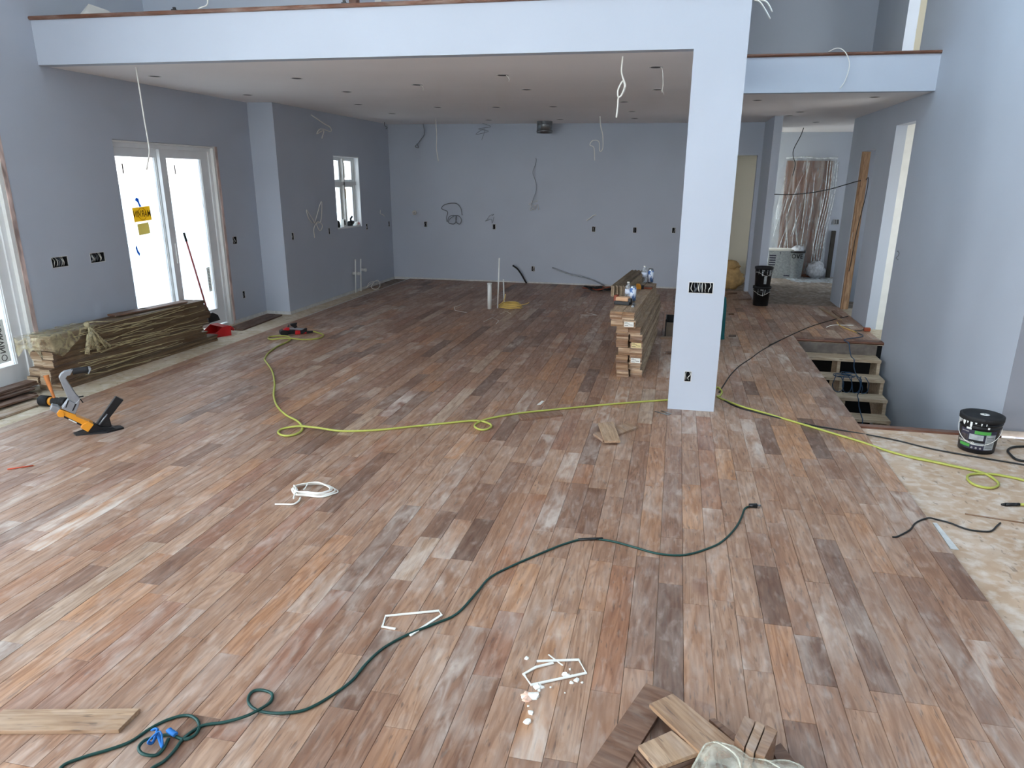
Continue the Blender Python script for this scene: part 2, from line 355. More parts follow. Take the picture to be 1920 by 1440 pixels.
# ------------------------------------------------------------------ the setting
def wall(name, axis, face, thick, a0, a1, z0, z1, holes=(), m=None, parent=None, kind='structure'):
    """a slab with rectangular holes; axis 'X': face at x=face, runs along y; 'Y': runs along x; thick is signed, away from the face; 'Z': a=x, z=y"""
    A = sorted({a0, a1} | {q for h in holes for q in h[:2] if a0 < q < a1}); Zs = sorted({z0, z1} | {q for h in holes for q in h[2:4] if z0 < q < z1})
    nA, nZ = len(A) - 1, len(Zs) - 1
    full = [[not any(h[0] <= (A[i] + A[i + 1]) / 2 <= h[1] and h[2] <= (Zs[j] + Zs[j + 1]) / 2 <= h[3] for h in holes) for j in range(nZ)] for i in range(nA)]
    def P(a, z, d):
        return {'X': (face + d, a, z), 'Y': (a, face + d, z), 'Z': (a, z, face + d)}[axis]
    b = MB()
    for i in range(nA):
        for j in range(nZ):
            if not full[i][j]: continue
            p, q, r, s = A[i], A[i + 1], Zs[j], Zs[j + 1]
            b.add([P(p, r, 0), P(q, r, 0), P(q, s, 0), P(p, s, 0)], [(0, 1, 2, 3)]); b.add([P(p, r, thick), P(q, r, thick), P(q, s, thick), P(p, s, thick)], [(3, 2, 1, 0)])
            for di, dj, e in ((-1, 0, ((p, r), (p, s))), (1, 0, ((q, r), (q, s))), (0, -1, ((p, r), (q, r))), (0, 1, ((p, s), (q, s)))):
                ii, jj = i + di, j + dj
                if 0 <= ii < nA and 0 <= jj < nZ and full[ii][jj]: continue
                (u, v), (u2, v2) = e
                b.add([P(u, v, 0), P(u2, v2, 0), P(u2, v2, thick), P(u, v, thick)], [(0, 1, 2, 3)])
    me = bpy.data.meshes.new(name); me.from_pydata(b.v, [], b.f); me.update()
    import bmesh
    bm = bmesh.new(); bm.from_mesh(me); bmesh.ops.remove_doubles(bm, verts=bm.verts, dist=1e-5); bmesh.ops.recalc_face_normals(bm, faces=bm.faces); bm.to_mesh(me); bm.free()
    me.materials.append(m or M['wall'])
    return link(name, me, parent, kind=None if parent else kind)
XA, XB, YJ, YK, YC, Y2, XE, XW, YL, YF = -6.176, -5.775, 10.09, 14.437, 6.506, 9.73, 1.691, 2.806, 10.117, 6.47
ZS, ZR, ZT, SUB = 3.04, 3.43, 5.8, -.019
def hole(a, z, w, h): return (a - w / 2, a + w / 2, z - h / 2, z + h / 2)
BOX_A = [(6.34, 1.17, .20, .10, 'double'), (6.85, 1.165, .20, .10, 'double'), (9.44, 1.15, .10, .10, 'single'), (9.52, .36, .055, .10, 'single')]
BOX_B = [(10.36, 1.15, .055, .10), (11.59, 1.15, .04, .10), (13.16, 1.13, .055, .10), (14.28, 1.12, .05, .10)]
BOX_K = [(-5.04, 1.12, .06, .10), (-3.59, 1.10, .06, .10), (-1.58, 1.10, .06, .10), (-.78, 1.10, .06, .10), (-.04, 1.11, .06, .10), (-2.78, .29, .06, .10)]
BOX_C = [(.25, 1.13, .205, .092), (.20, .32, .055, .092)]
D1 = (7.334, 9.218, -.06, 2.405); D2 = (3.95, 5.89, -.06, 2.405); WK = (11.92, 12.95, 1.15, 2.38)
wl = wall('wall_left', 'X', XA, -.22, YREAR, YJ + .2, -.3, ZT, [D1, D2] + WL + [hole(*q[:4]) for q in BOX_A])
wall('wall_jog', 'Y', YJ, .18, XA, XB, -.3, ZS)
wall('wall_kitchen_left', 'X', XB, -.20, YJ + .18, YK + .15, -.3, ZS, [WK] + [hole(*q) for q in BOX_B])
wall('wall_back', 'Y', YK, .15, XB, 1.44, -.3, ZS, [(.45, 1.37, -.31, 2.48)] + [hole(*q) for q in BOX_K])
wall('wall_hall_wing', 'X', 1.44, .13, 13.03, YK + .15, -.3, ZS)
wall('wall_right', 'X', XW, .14, YF, 13.76, -2.8, ZT, [(10.28, 11.14, -.06, 2.76), (12.05, 12.96, -.06, 2.50), (10.62, 11.45, ZR, 5.6)])
M['shadewall'] = mat('wall_shade_grey', rgb(140, 142, 149), .7, var=.03, scale=1.5)  # shade on the right front wall, put into a darker grey colour
wall('wall_right_front', 'Y', YF, .15, XW + .14, 4.3, -.3, ZT, m=M['shadewall']); MB().box(XW, XW + .14, YF - .0015, YF, 0, ZT).build('wall_right_end', M['shadewall'], kind='structure')
wall('wall_right_side', 'X', 3.75, .15, YREAR, YF, -.3, ZT)
wall('wall_rear', 'Y', YREAR, -.2, XA, 3.75, -.3, ZT, WR)
wall('ceiling', 'Z', ZT, .15, XA - .2, 4.6, YREAR - .2, 18.0, [SKL_ADDED], m=M['ceil'])
# upper floor: gallery edge, bridge edge, their soffits
sl = wall('ceiling_gallery', 'Z', ZS, .02, XA, .337, YC + .12, YK, m=M['ceil'])
wall('ceiling_bridge', 'Z', ZS, .02, .337, 4.6, Y2 + .12, 18.0, m=M['ceil'])
b = MB(); b.box(XA, .457, YC, YC + .12, ZS, ZR); b.build('wall_gallery_edge', M['wall'], kind='structure')
b = MB(); b.box(.337, .457, YC + .12, Y2, ZS, ZR); b.build('wall_gallery_side', M['wall'], kind='structure')
b = MB(); b.box(.337, XW, Y2, Y2 + .12, ZS, ZR); b.build('wall_bridge_edge', M['wall'], kind='structure')
wall('floor_upper_gallery', 'Z', ZR - .01, -.1, XA, .337, YC + .12, YK, m=M['sublight']); wall('floor_upper_bridge', 'Z', ZR - .01, -.1, .337, 4.6, Y2 + .12, 18.0, m=M['sublight'])
wall('wall_upper_back', 'Y', 8.14, .14, XA, -3.62, ZR, ZT); wall('wall_upper_middle', 'Y', 9.4, .14, -4.3, .3, ZR, ZT)
wall('wall_upper_hall', 'Y', 13.2, .14, .3, XW, ZR, ZT); wall('wall_upper_side', 'X', .3, .12, 9.4, 13.2, ZR, ZT)
wall('wall_upper_room', 'X', 3.9, .1, 9.9, 13.2, ZR, ZT, m=M['cream']); wall('wall_upper_room_end', 'Y', 12.2, .1, XW + .14, 3.9, ZR, ZT, m=M['cream'])
# round nosing along the gallery and bridge edge
def nosing(name, p0, p1, d, inner):
    """bullnose strip on the edge from p0 to p1; d = outward normal"""
    b = MB(); d = Vector(d + (0,)); prof = [(-inner, 0), (-inner, .035), (.012, .035), (.022, .030), (.028, .018), (.022, .006), (.012, 0)]
    p0, p1 = Vector(p0), Vector(p1)
    vs = [p0 + d * a + Vector((0, 0, z)) for a, z in prof] + [p1 + d * a + Vector((0, 0, z)) for a, z in prof]; n = len(prof)
    b.add(vs, [tuple(range(n)), tuple(range(2 * n - 1, n - 1, -1))] + [(i, (i + 1) % n, n + (i + 1) % n, n + i) for i in range(n)])
    return b.build(name, M['nosing'], kind='structure')
nosing('trim_1', (XA, YC, ZR), (.457, YC, ZR), (0, -1), .10); nosing('trim_2', (.457, Y2, ZR), (XW, Y2, ZR), (0, -1), .10)
nosing('trim_3', (.457, YC, ZR), (.457, Y2, ZR), (1, 0), .10)
# column in the plane of the gallery edge
wall('wall_column', 'Y', YC, .18, .039, .457, 0, ZS, [hole(*q) for q in BOX_C])
# hall and side rooms beyond
wall('wall_foyer_back', 'Y', 17.3, .12, .2, 4.6, -.3, ZS); wall('wall_foyer_right', 'X', 4.5, .12, 13.9, 17.3, -.3, ZS, [(15.3, 16.0, 1.0, 1.9)])
wall('wall_foyer_front', 'Y', 13.76, .14, XW + .14, 4.6, -.3, ZS)
portal((4.7, 15.65, 1.45), (0, math.pi / 2, 0), .9, .7)
wall('wall_pantry_back', 'Y', 15.9, .1, -.4, 1.57, -.3, ZS, m=M['cream']); wall('wall_pantry_left', 'X', -.3, -.1, YK + .15, 15.9, -.3, ZS, m=M['cream'])
wall('ceiling_pantry', 'Z', 2.75, .1, -.4, 1.57, YK + .15, 15.9, [], m=M['cream'])
wall('wall_store_right', 'X', 4.5, .1, 11.44, 13.76, -.3, ZS, [(12.3, 12.9, 1.0, 1.8)]); portal((4.7, 12.6, 1.4), (0, math.pi / 2, 0), .8, .6); wall('wall_closet_end', 'Y', 11.14, .3, XW + .14, 4.6, -.3, ZS, m=M['white']); wall('wall_closet_front', 'Y', 8.2, -.1, XW + .14, 4.6, -.3, ZS, m=M['cream'])
wall('wall_closet_right', 'X', 4.5, .1, 8.2, 11.14, -.3, ZS, [(9.3, 10.3, .9, 2.2)], m=M['white']); wall('ceiling_closet', 'Z', 2.95, .05, XW + .14, 4.5, 8.2, 11.14, m=M['cream'])
wall('floor_closet', 'Z', SUB, -.03, XW + .03, 4.5, 8.2, YL, m=M['sublight']); portal((4.7, 9.8, 1.55), (0, math.pi / 2, 0), 1.3, 1.0)
# subfloor sheets
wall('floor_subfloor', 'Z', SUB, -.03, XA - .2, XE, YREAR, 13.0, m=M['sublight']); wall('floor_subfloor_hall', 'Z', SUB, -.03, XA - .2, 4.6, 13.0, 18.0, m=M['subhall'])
wall('floor_subfloor_landing', 'Z', SUB, -.03, XE, 4.6, YL, 13.0, m=M['sublight'])
wall('floor_subfloor_right', 'Z', SUB, -.03, XE, 3.75, YREAR, YF - .06, m=M['sub'])
# stairwell
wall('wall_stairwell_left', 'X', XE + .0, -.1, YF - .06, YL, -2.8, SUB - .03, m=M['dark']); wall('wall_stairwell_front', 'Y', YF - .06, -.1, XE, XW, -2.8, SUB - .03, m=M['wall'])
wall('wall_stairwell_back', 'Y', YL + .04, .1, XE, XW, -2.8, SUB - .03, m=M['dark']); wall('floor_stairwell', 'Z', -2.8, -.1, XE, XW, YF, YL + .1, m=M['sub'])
# baseboards: strip of unpainted drywall at the foot of the walls
def strip(name, x0, x1, y0, y1, z0=SUB, z1=.028, m=None): MB().box(x0, x1, y0, y1, z0, z1).build(name, m or M['drywall'], kind='structure')
strip('baseboard_back', XB, .45, YK - .012, YK); strip('baseboard_kitchen', XB, XB + .012, YJ, YK); strip('baseboard_jog', XA, XB, YJ - .012, YJ)
strip('baseboard_left', XA, XA + .012, 9.22, YJ); strip('baseboard_right_front', XW + .02, 3.75, YF - .012, YF, SUB, .03, mat('beige_wall_foot', rgb(158, 148, 138), .9, var=.12, scale=14))  # right front strip is a darker beige than the other baseboards
strip('trim_4', -5.455, -5.425, 9.95, YK - .012, SUB, -.004, M['drywall'])
nosing('trim_5', (XE, YL, -.035), (XW, YL, -.035), (0, -1), .12); nosing('trim_6', (XE, YF - .02, -.035), (XW, YF - .02, -.035), (0, 1), .06)
# outside: snow-covered ground
b = MB(); n = 26; vs = []; fs = []
for i in range(n + 1):
    for j in range(n + 1):
        x = -6.5 - 70 * (i / n) ** 2.2; y = -30 + 75 * j / n
        vs.append((x, y, -.35 + .05 * max(0, -6.5 - x) + .35 * math.sin(x * .35 + y * .21) * math.sin(y * .33) * min(1, (-6.5 - x) / 4)))
for i in range(n):
    for j in range(n): fs.append((i * (n + 1) + j, (i + 1) * (n + 1) + j, (i + 1) * (n + 1) + j + 1, i * (n + 1) + j + 1))
b.add(vs, fs, True); b.build('ground_snow', M['snow'], kind='structure')
MB().box(-60, 40, -60, YREAR - .3, -.6, -.4).build('ground_rear', M['snow'], kind='structure')
# ------------------------------------------------------------------ floorboards: every board its own geometry
PW = .127
planks = []
def row(x0, x1, y0, y1):
    y = y0 + R.uniform(-.9, 0)
    while y < y1:
        L = R.choice([.38, .5, .62, .75, .9, 1.05, 1.25]) * R.uniform(.9, 1.1)
        a, c = max(y, y0), min(y + L, y1)
        if c - a > .06: planks.append((x0, x1, a, c))
        y += L
k = 0
while True:
    x1 = XE - k * PW; x0 = max(x1 - PW, -5.43)
    if x1 < -5.40: break
    row(x0, x1, -5.7, YK - .014 if x1 < 1.45 else 13.02); k += 1
x0 = XE
while x0 < XW - .03:
    row(x0, min(x0 + PW, XW - .005), YL + .01, 13.02); x0 += PW
CM = Matrix(((0.978683, -0.070137, 0.193029), (0.205167, 0.291472, -0.934318), (0.009268, 0.954005, 0.299649)))
def pix(x, y, z=0.0):
    d = CM.transposed() @ Vector((x, y, z - 2.03))
    if d.z > -.1: return None
    return (978.78 + 1344.56 * d.x / -d.z, 757.49 - 1344.56 * d.y / -d.z)
def area(p):
    q = [pix(x, y) for x, y in ((p[0], p[2]), (p[1], p[2]), (p[1], p[3]), (p[0], p[3]))]
    if any(c is None for c in q): return 0
    q = [(min(max(u, 0), 1920), min(max(v, 0), 1440)) for u, v in q]
    return abs(sum(q[i][0] * q[(i + 1) % 4][1] - q[(i + 1) % 4][0] * q[i][1] for i in range(4))) / 2
order = sorted(range(len(planks)), key=lambda i: -area(planks[i])); near = set(order[:300])
floor = thing('floor', None, None); floor['kind'] = 'structure'
fieldv = MB(); fielda = []
def plank_geo(b, x0, x1, y0, y1, ox, oy, hz):
    e = .0007; i = .0016; zt = hz; zb = -.0185
    vs = []
    for d, z in ((e, zb), (e, zt - .0013), (e + i, zt)):
        vs += [(x0 + d - ox, y0 + d - oy, z), (x1 - d - ox, y0 + d - oy, z), (x1 - d - ox, y1 - d - oy, z), (x0 + d - ox, y1 - d - oy, z)]
    fs = [(8, 9, 10, 11)]
    for L in (0, 4):
        fs += [(L + j, L + (j + 1) % 4, L + 4 + (j + 1) % 4, L + 4 + j) for j in range(4)]
    b.add(vs, fs)
for i, (x0, x1, y0, y1) in enumerate(planks):
    tone = min(max(R.gauss(.47, .18), 0), 1)
    if R.random() < .12: tone = R.choice([.08, .84, .95, .7, .85, .16])
    c = (tone, R.random(), R.random(), 1.0); hz = R.uniform(-.0004, .0004)
    if i in near:
        b = MB(); ox, oy = (x0 + x1) / 2, (y0 + y1) / 2; plank_geo(b, x0, x1, y0, y1, ox, oy, hz)
        o = b.build('plank', M['floor'], floor, attr=c * 12); o.location = (ox, oy, 0)
    else:
        plank_geo(fieldv, x0, x1, y0, y1, 0, 0, hz); fielda += c * 12
fieldv.build('plank_field', M['floor'], floor, attr=fielda, kind='stuff')

# ------------------------------------------------------------------ glazed doors and the kitchen window
def xbox(x0, x1, y0, y1, z0, z1, name, m, parent): return MB().box(x0, x1, y0, y1, z0, z1).build(name, m, parent)
def sliding_door(name, y0, y1, zt, panels, raw_y):
    d = thing(name, None, None, kind='structure')
    xi, xo = XA - .045, XA - .185
    # outer frame
    xbox(xo, xi, y0, y0 + .05, SUB, zt, 'frame', M['vinyl'], d); xbox(xo, xi, y1 - .105, y1 - .055, SUB, zt, 'frame', M['vinyl'], d)
    xbox(xo, xi, y0 + .05, y1 - .105, zt - .07, zt, 'frame', M['vinyl'], d); xbox(xo, xi + .02, y0 + .05, y1 - .105, SUB, .02, 'threshold', M['vinyl'], d)
    xbox(XA - .16, XA - .004, y1 - .055, y1 - .012, SUB, zt, 'jamb_extension', M['white'], d); xbox(XA - .12, XA + .004, y1 - .012, y1 + .035, SUB, zt, 'raw_edge', M['raw'], d)
    xbox(XA - .16, XA - .004, y0 + .002, y1 - .055, zt - .004 - .02, zt - .004, 'head_liner', M['white'], d)
    for (p0, p1, x, s0, s1) in panels:
        p = MB(); 
        p.box(x - .022, x + .022, p0, p0 + s0, .03, zt - .062); p.box(x - .022, x + .022, p1 - s1, p1, .03, zt - .062)
        p.box(x - .022, x + .022, p0 + s0, p1 - s1, zt - .17, zt - .062); p.box(x - .022, x + .022, p0 + s0, p1 - s1, .03, .25)
        # glazing bead
        for (q0, q1, r0, r1) in ((p0 + s0, p0 + s0 + .012, .25, zt - .17), (p1 - s1 - .012, p1 - s1, .25, zt - .17)): p.box(x - .012, x + .012, q0, q1, r0, r1)
        s = p.build('sash', M['vinyl'], d)
        xbox(x - .004, x + .004, p0 + s0 + .004, p1 - s1 - .004, .245, zt - .165, 'pane', M['glass'], s)
        xbox(x + .0045, x + .008, p0 + s0 + .16, p0 + s0 + .175, zt - .36, zt - .25, 'spacer_tag', M['print'], s)
    return d
dr = sliding_door('door_1', D1[0], D1[1], D1[3], [(7.36, 8.22, XA - .135, .06, .075), (8.16, 9.11, XA - .085, .11, .155)], 9.2)
xbox(XA - .062, XA - .048, 8.225, 8.245, .95, 1.2, 'handle', M['vinyl'], dr)
sliding_door('door_2', D2[0], D2[1], D2[3], [(3.99, 4.9, XA - .135, .06, .075), (4.85, 5.785, XA - .085, .11, .10)], 5.87)
# papers and tape on the glass (print is seen from behind, so the letters are mirrored)
xg = XA - .128
M['goldink'] = thin_paper('gold_ink', rgb(214, 168, 30))
def on_glass(name, label, cat, x, ys, zs, m, tilt=0.0, group=None):
    b = MB(); (y0, y1), (z0, z1) = ys, zs; cy, cz = (y0 + y1) / 2, (z0 + z1) / 2
    poly = [((y - cy) * math.cos(tilt) - (z - cz) * math.sin(tilt) + cy, (y - cy) * math.sin(tilt) + (z - cz) * math.cos(tilt) + cz) for y, z in ((y0, z0), (y1, z0), (y1, z1), (y0, z1))]
    b.prism(poly, 0, .0015, lambda a, c, t: (x + t, a, c)); return b.build(name, m, None, label, cat, group)
o = on_glass('sticker', 'yellow window sticker with mirrored maker name on left glass pane', 'sticker', xg, (7.645, 7.945), (1.50, 1.665), M['yellowpaper'], .05)
lettering('MARVIN', .105, lambda x, y: (xg + .003, 7.795 - x * .78, 1.583 + y), M['printbrown'], o, bold=True)
b = MB(); b.tube([(xg + .0025, 7.795 + .07 * math.cos(q * .39), 1.583 + .07 * math.sin(q * .39)) for q in range(16)], .0035, 5, True, 1); b.build('printed_ring', M['goldink'], o)
on_glass('sticker', 'plain tan paper square taped below the yellow sticker', 'sticker', xg, (7.69, 7.885), (1.345, 1.475), M['tanpaper'], .07)
for i, (pts, lab) in enumerate(((((7.705, 1.745), (7.73, 1.775), (7.765, 1.76), (7.775, 1.70), (7.80, 1.672), (7.765, 1.665), (7.745, 1.72)), 'crumpled blue tape holding the top of the yellow sticker'),
                            (((7.60, 1.20), (7.625, 1.225), (7.63, 1.17), (7.66, 1.125), (7.645, 1.10), (7.615, 1.14)), 'torn blue tape strip low on the left glass pane'))):
    b = MB(); b.prism(pts, 0, .002, lambda a, c, t: (xg + .002 + t, a, c)); b.build('tape_strip', M['bluethin'], None, lab, 'tape', 'blue tape on the sliding door')
xg2 = XA - .079
o = on_glass('energy_label', 'narrow printed grey label low on the right glass pane', 'label', xg2, (8.83, 8.90), (.50, .83), M['paperthin'], .03)
for j in range(14): MB().box(xg2 + .0015, xg2 + .0022, 8.84, 8.885, .53 + j * .02, .538 + j * .02).build('print_line', M['print'], o)
o = on_glass('energy_label', 'grey vertical label with mirrored maker name on leftmost glazed door', 'label', xg2, (5.50, 5.635), (.29, .70), M['paperthin'], .02)
lettering('MARVIN', .085, lambda x, y: (xg2 + .003, 5.57 - y, .52 - x * .9), M['print'], o, bold=True)
b = MB(); b.tube([(xg2 + .0025, 5.57 + .028 * math.cos(q * .52), .335 + .028 * math.sin(q * .52)) for q in range(12)], .004, 5, True, 1); b.build('printed_ring', M['print'], o)
for j in range(3): MB().box(xg2 + .0015, xg2 + .0022, 5.535, 5.60, .645 + j * .016, .65 + j * .016).build('print_line', M['print'], o)
# kitchen window: four sashes with stickers
w = thing('window_1', None, None, kind='structure'); y0, y1, z0, z1 = WK; xf = XB - .125
xbox(xf - .05, xf + .03, y0 + .002, y0 + .05, z0 + .002, z1 - .002, 'frame', M['vinyl'], w); xbox(xf - .05, xf + .03, y1 - .06, y1 - .002, z0 + .002, z1 - .002, 'frame', M['vinyl'], w)
xbox(xf - .05, xf + .03, y0 + .05, y1 - .06, z1 - .04, z1 - .002, 'frame', M['vinyl'], w); xbox(xf - .05, XB - .004, y0 + .05, y1 - .06, z0 + .002, z0 + .03, 'window_sill', M['vinyl'], w)
ym, zm = 12.40, 1.92
xbox(xf + .03, XB - .003, y1 - .016, y1 - .002, z0 + .002, z1 - .002, 'jamb_liner', M['vinyl'], w); xbox(xf + .03, XB - .003, y0 + .002, y0 + .016, z0 + .002, z1 - .002, 'jamb_liner', M['vinyl'], w); xbox(xf + .03, XB - .003, y0 + .016, y1 - .016, z1 - .016, z1 - .002, 'head_liner', M['vinyl'], w)
for q in (.035, .06): xbox(xf + q, xf + q + .006, y1 - .03 + q * .2, y1 - .016, z0 + .03, z1 - .02, 'jamb_bead', M['vinyl'], w)
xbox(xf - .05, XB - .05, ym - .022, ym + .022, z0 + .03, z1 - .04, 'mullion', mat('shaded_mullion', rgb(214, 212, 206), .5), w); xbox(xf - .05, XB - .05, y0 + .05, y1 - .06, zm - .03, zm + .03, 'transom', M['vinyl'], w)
for (a, c) in ((y0 + .05, ym - .022), (ym + .022, y1 - .06)):
    for (e, f) in ((z0 + .03, zm - .03), (zm + .03, z1 - .04)):
        p = MB(); s = .034
        p.box(xf - .03, xf + .012, a, a + s, e, f); p.box(xf - .03, xf + .012, c - s - .012, c, e, f); p.box(xf - .03, xf + .012, a + s, c - s - .012, f - s, f); p.box(xf - .03, xf + .012, a + s, c - s - .012, e, e + s)
        p.box(xf - .02, xf + .02, c - s - .026, c - s - .018, e + s, f - s)
        sh = p.build('sash', M['vinyl'], w); xbox(xf - .012, xf - .006, a + s, c - s - .012, e + s, f - s, 'pane', M['clearglass'], sh)
        pp = xbox(xf - .0055, xf - .004, a + s + .02, a + s + .17, e + s + .03, f - s - .03, 'protective_paper', M['paperthin'], sh)
        if f > 2: lettering('Remove film', .07, lambda u, v, a=a, e=e, f=f: (xf - .003, a + s + .095 - v, (e + f) / 2 + u * .8), M['print'], sh)
        else: lettering('Important', .07, lambda u, v, a=a, e=e, f=f: (xf - .003, a + s + .095 - v, (e + f) / 2 - .1 + u * .8), M['print'], sh)
xbox(xf - .0035, xf - .002, ym + .085, ym + .20, 1.66, 1.82, 'yellow_tag', M['yellowpaper'], w)
# small dark things on the window sill
def blob(b, c, r, seed, sq=(1, 1, 1), n=10):
    rr = random.Random(seed); ring = []
    for i in range(n // 2 + 1):
        th = math.pi * i / (n // 2)
        for j in range(n):
            k = r * rr.uniform(.8, 1.15); ph = 2 * math.pi * j / n
            ring.append((c[0] + k * sq[0] * math.sin(th) * math.cos(ph), c[1] + k * sq[1] * math.sin(th) * math.sin(ph), c[2] + k * sq[2] * math.cos(th)))
    b.add(ring, [(i * n + j, i * n + (j + 1) % n, (i + 1) * n + (j + 1) % n, (i + 1) * n + j) for i in range(n // 2) for j in range(n)], True)
zs = z0 + .03
MB().lathe([(0, 0), (.032, 0), (.034, .05), (.026, .09), (.012, .12), (0, .122)], (xf + .075, y0 + .14, zs), 16).build('caulk_nozzle', M['black'], None, 'small black cone on the kitchen window sill', 'cap')
b = MB(); b.box(xf + .04, xf + .10, y0 + .31, y0 + .39, zs, zs + .13); c = b.build('tin_box', M['paper'], None, 'pale upright carton on the kitchen window sill', 'carton'); MB().box(xf + .1, xf + .102, y0 + .325, y0 + .375, zs + .03, zs + .11).build('print_panel', M['black'], c)
c = thing('power_tool', 'lumpy black cordless tool lying on the kitchen window sill', 'tool', (xf + .075, ym + .2, zs))
b = MB(); b.cyl((0, -.09, .05), (0, .06, .06), .042, .034); b.build('motor_body', M['black'], c); MB().box(-.03, .03, -.11, -.01, 0, .04).build('battery', M['black'], c); b = MB(); b.tube([(0, .0, .06), (0, -.03, .12), (0, .03, .16)], .018, 8); b.build('grip', M['rubber'], c)
b = MB(); b.lathe([(0, 0), (.045, 0), (.045, .055), (.03, .06), (.03, .02), (0, .02)], (xf + .08, y1 - .16, zs), 18); c = b.build('tape_roll', M['paper'], None, 'pale tape roll beside the black tool on the window sill', 'tape'); 
b = MB(); b.cyl((xf + .08, y1 - .085, zs + .03), (xf + .08, y1 - .075, zs + .03), .028); b.build('red_cap', M['red'], None, 'small red cap at the end of the window sill', 'cap')

# ------------------------------------------------------------------ electrical boxes let into the walls
def ebox(plane, face, a, z, w, h, label, seed, group):
    rr = random.Random(seed)
    P = (lambda u, v, d: (face - d, a + u, z + v)) if plane == 'X' else (lambda u, v, d: (a + u, face + d, z + v))
    t = thing('electrical_box', label, 'electrical box', group=group)
    b = MB(); W_, H_ = w / 2 - .001, h / 2 - .001; q = []
    for d, s in ((.001, 1), (.055, 1)): q += [P(-W_ * s, -H_ * s, d), P(W_ * s, -H_ * s, d), P(W_ * s, H_ * s, d), P(-W_ * s, H_ * s, d)]
    b.add(q, [(4, 5, 6, 7)] + [(j, (j + 1) % 4, 4 + (j + 1) % 4, 4 + j) for j in range(4)]); b.build('housing', M['dark'], t)
    # ragged pale drywall lip
    e = .006; b = MB()
    for (u0, u1, v0, v1) in ((-W_ - e, W_ + e, H_, H_ + e), (-W_ - e, W_ + e, -H_ - e, -H_), (-W_ - e, -W_, -H_, H_), (W_, W_ + e, -H_, H_)):
        c = [P(u, v, d) for d in (-.0015, .004) for u, v in ((u0, v0), (u1, v0), (u1, v1), (u0, v1))]
        b.add(c, [(0, 1, 2, 3), (7, 6, 5, 4)] + [(j, (j + 1) % 4, 4 + (j + 1) % 4, 4 + j) for j in range(4)])
    b.build('drywall_lip', M['drywall'], t)
    for j in range(max(2, int(w / .022))):
        u = -W_ * .8 + 1.6 * W_ * (j + rr.uniform(.2, .8)) / max(2, int(w / .022))
        b = MB(); b.tube([P(u, H_ * .95, .045), P(u + rr.uniform(-.012, .012), H_ * .3, .02), P(u + rr.uniform(-.015, .015), -H_ * .3, .012), P(u + rr.uniform(-.01, .01), -H_ * .9, .03)], .0038, 6, False, 3)
        b.build('wire', M[rr.choice(['whitewire', 'greywire', 'whitewire', 'black'])], t)
    return t
A_L = ['double electrical box in left wall, nearer the leftmost glazed door', 'double electrical box in left wall, just left of the sliding door', 'open electrical box at counter height right of the sliding door', 'low narrow electrical box near floor right of the sliding door']
for i, q in enumerate(BOX_A): ebox('X', XA, *q[:4], A_L[i], 10 + i, 'boxes in the left wall')
B_L = ['narrow electrical box beside the white wall corner, left of looped wire', 'narrow electrical box below the kitchen window, right of looped wire', 'narrow electrical box just right of the kitchen window', 'electrical box in the window wall next to the back corner']
for i, q in enumerate(BOX_B): ebox('X', XB, *q[:4], B_L[i], 20 + i, 'boxes in the window wall')
K_L = ['leftmost electrical box at counter height in the back wall', 'electrical box right of the coiled grey cable on back wall', 'third electrical box from the left, below a small cable stub', 'fourth electrical box from the left at counter height, back wall', 'electrical box in back wall right beside the white column', 'low electrical box near the floor between two bent conduits']
for i, q in enumerate(BOX_K): ebox('Y', YK, *q, K_L[i], 30 + i, 'boxes in the back wall')
ebox('Y', YC, *BOX_C[0], 'wide four-gang electrical box at switch height in white column', 41, 'boxes in the column'); ebox('Y', YC, *BOX_C[1], 'single electrical box low in the white column', 42, 'boxes in the column')
# flat boxes: one on the hall wall beyond, one thermostat wire on the right wall
def wallwire(name, label, pts, r, m, cat='wire', group=None, parts=None):
    b = MB(); b.tube(pts, r, 6, False, 4); return b.build(name, M[m], None, label, cat, group)
p = [(10.124, 1.191), (10.023, 1.18), (10.046, 1.138), (10.121, 1.104), (10.02, 1.094)]
wallwire('wire_stub', 'thin curled wire stub poking from the right wall', [(XW + .01, p[0][0], p[0][1])] + [(XW - .02, a, c) for a, c in p], .004, 'greywire')
# ------------------------------------------------------------------ recessed light openings in the soffit
GL = [(-5.575, 7.386), (-4.119, 7.75), (-5.594, 9.181), (-3.002, 8.447), (-1.851, 7.803), (-1.854, 9.05), (-0.29, 7.464), (-0.325, 9.238), (-0.813, 10.589), (-4.739, 12.062), (-4.119, 8.997), (-4.658, 10.549), (-3.624, 11.063), (-2.742, 11.153), (-1.885, 11.159), (-3.463, 13.515), (-2.151, 13.5), (-0.794, 12.047), (-0.83, 13.375), (0.925, 10.574), (2.303, 10.346), (1.725, 12.379), (2.305, 14.461), (1.661, 13.05)]
LL = ['nearest the left end of the gallery edge', 'second from the left end of the gallery edge', 'above the white wall corner', 'with pale wires, in the middle of the soffit', 'in the front row left of the looped hanging wire', 'in the second row left of the looped hanging wire',
      'in the front row beside the column, with a dangling wire', 'in the second row beside the column', 'just behind the end of the looped hanging wire', 'near the back corner of the kitchen', 'in the second row behind the white corner', 'third row, left part of the soffit', 'third row, left of the middle of the soffit',
      'third row, near the middle of the soffit', 'third row, right of the middle of the soffit', 'back row, left of the round duct', 'back row, right of the round duct', 'fourth row, beside the column', 'back row, beside the column', 'under the bridge beside the column', 'under the bridge near the right wall', 'under the bridge at the hall entrance', 'in the hall ceiling beside the hanging cable', 'at the front edge of the hall ceiling']
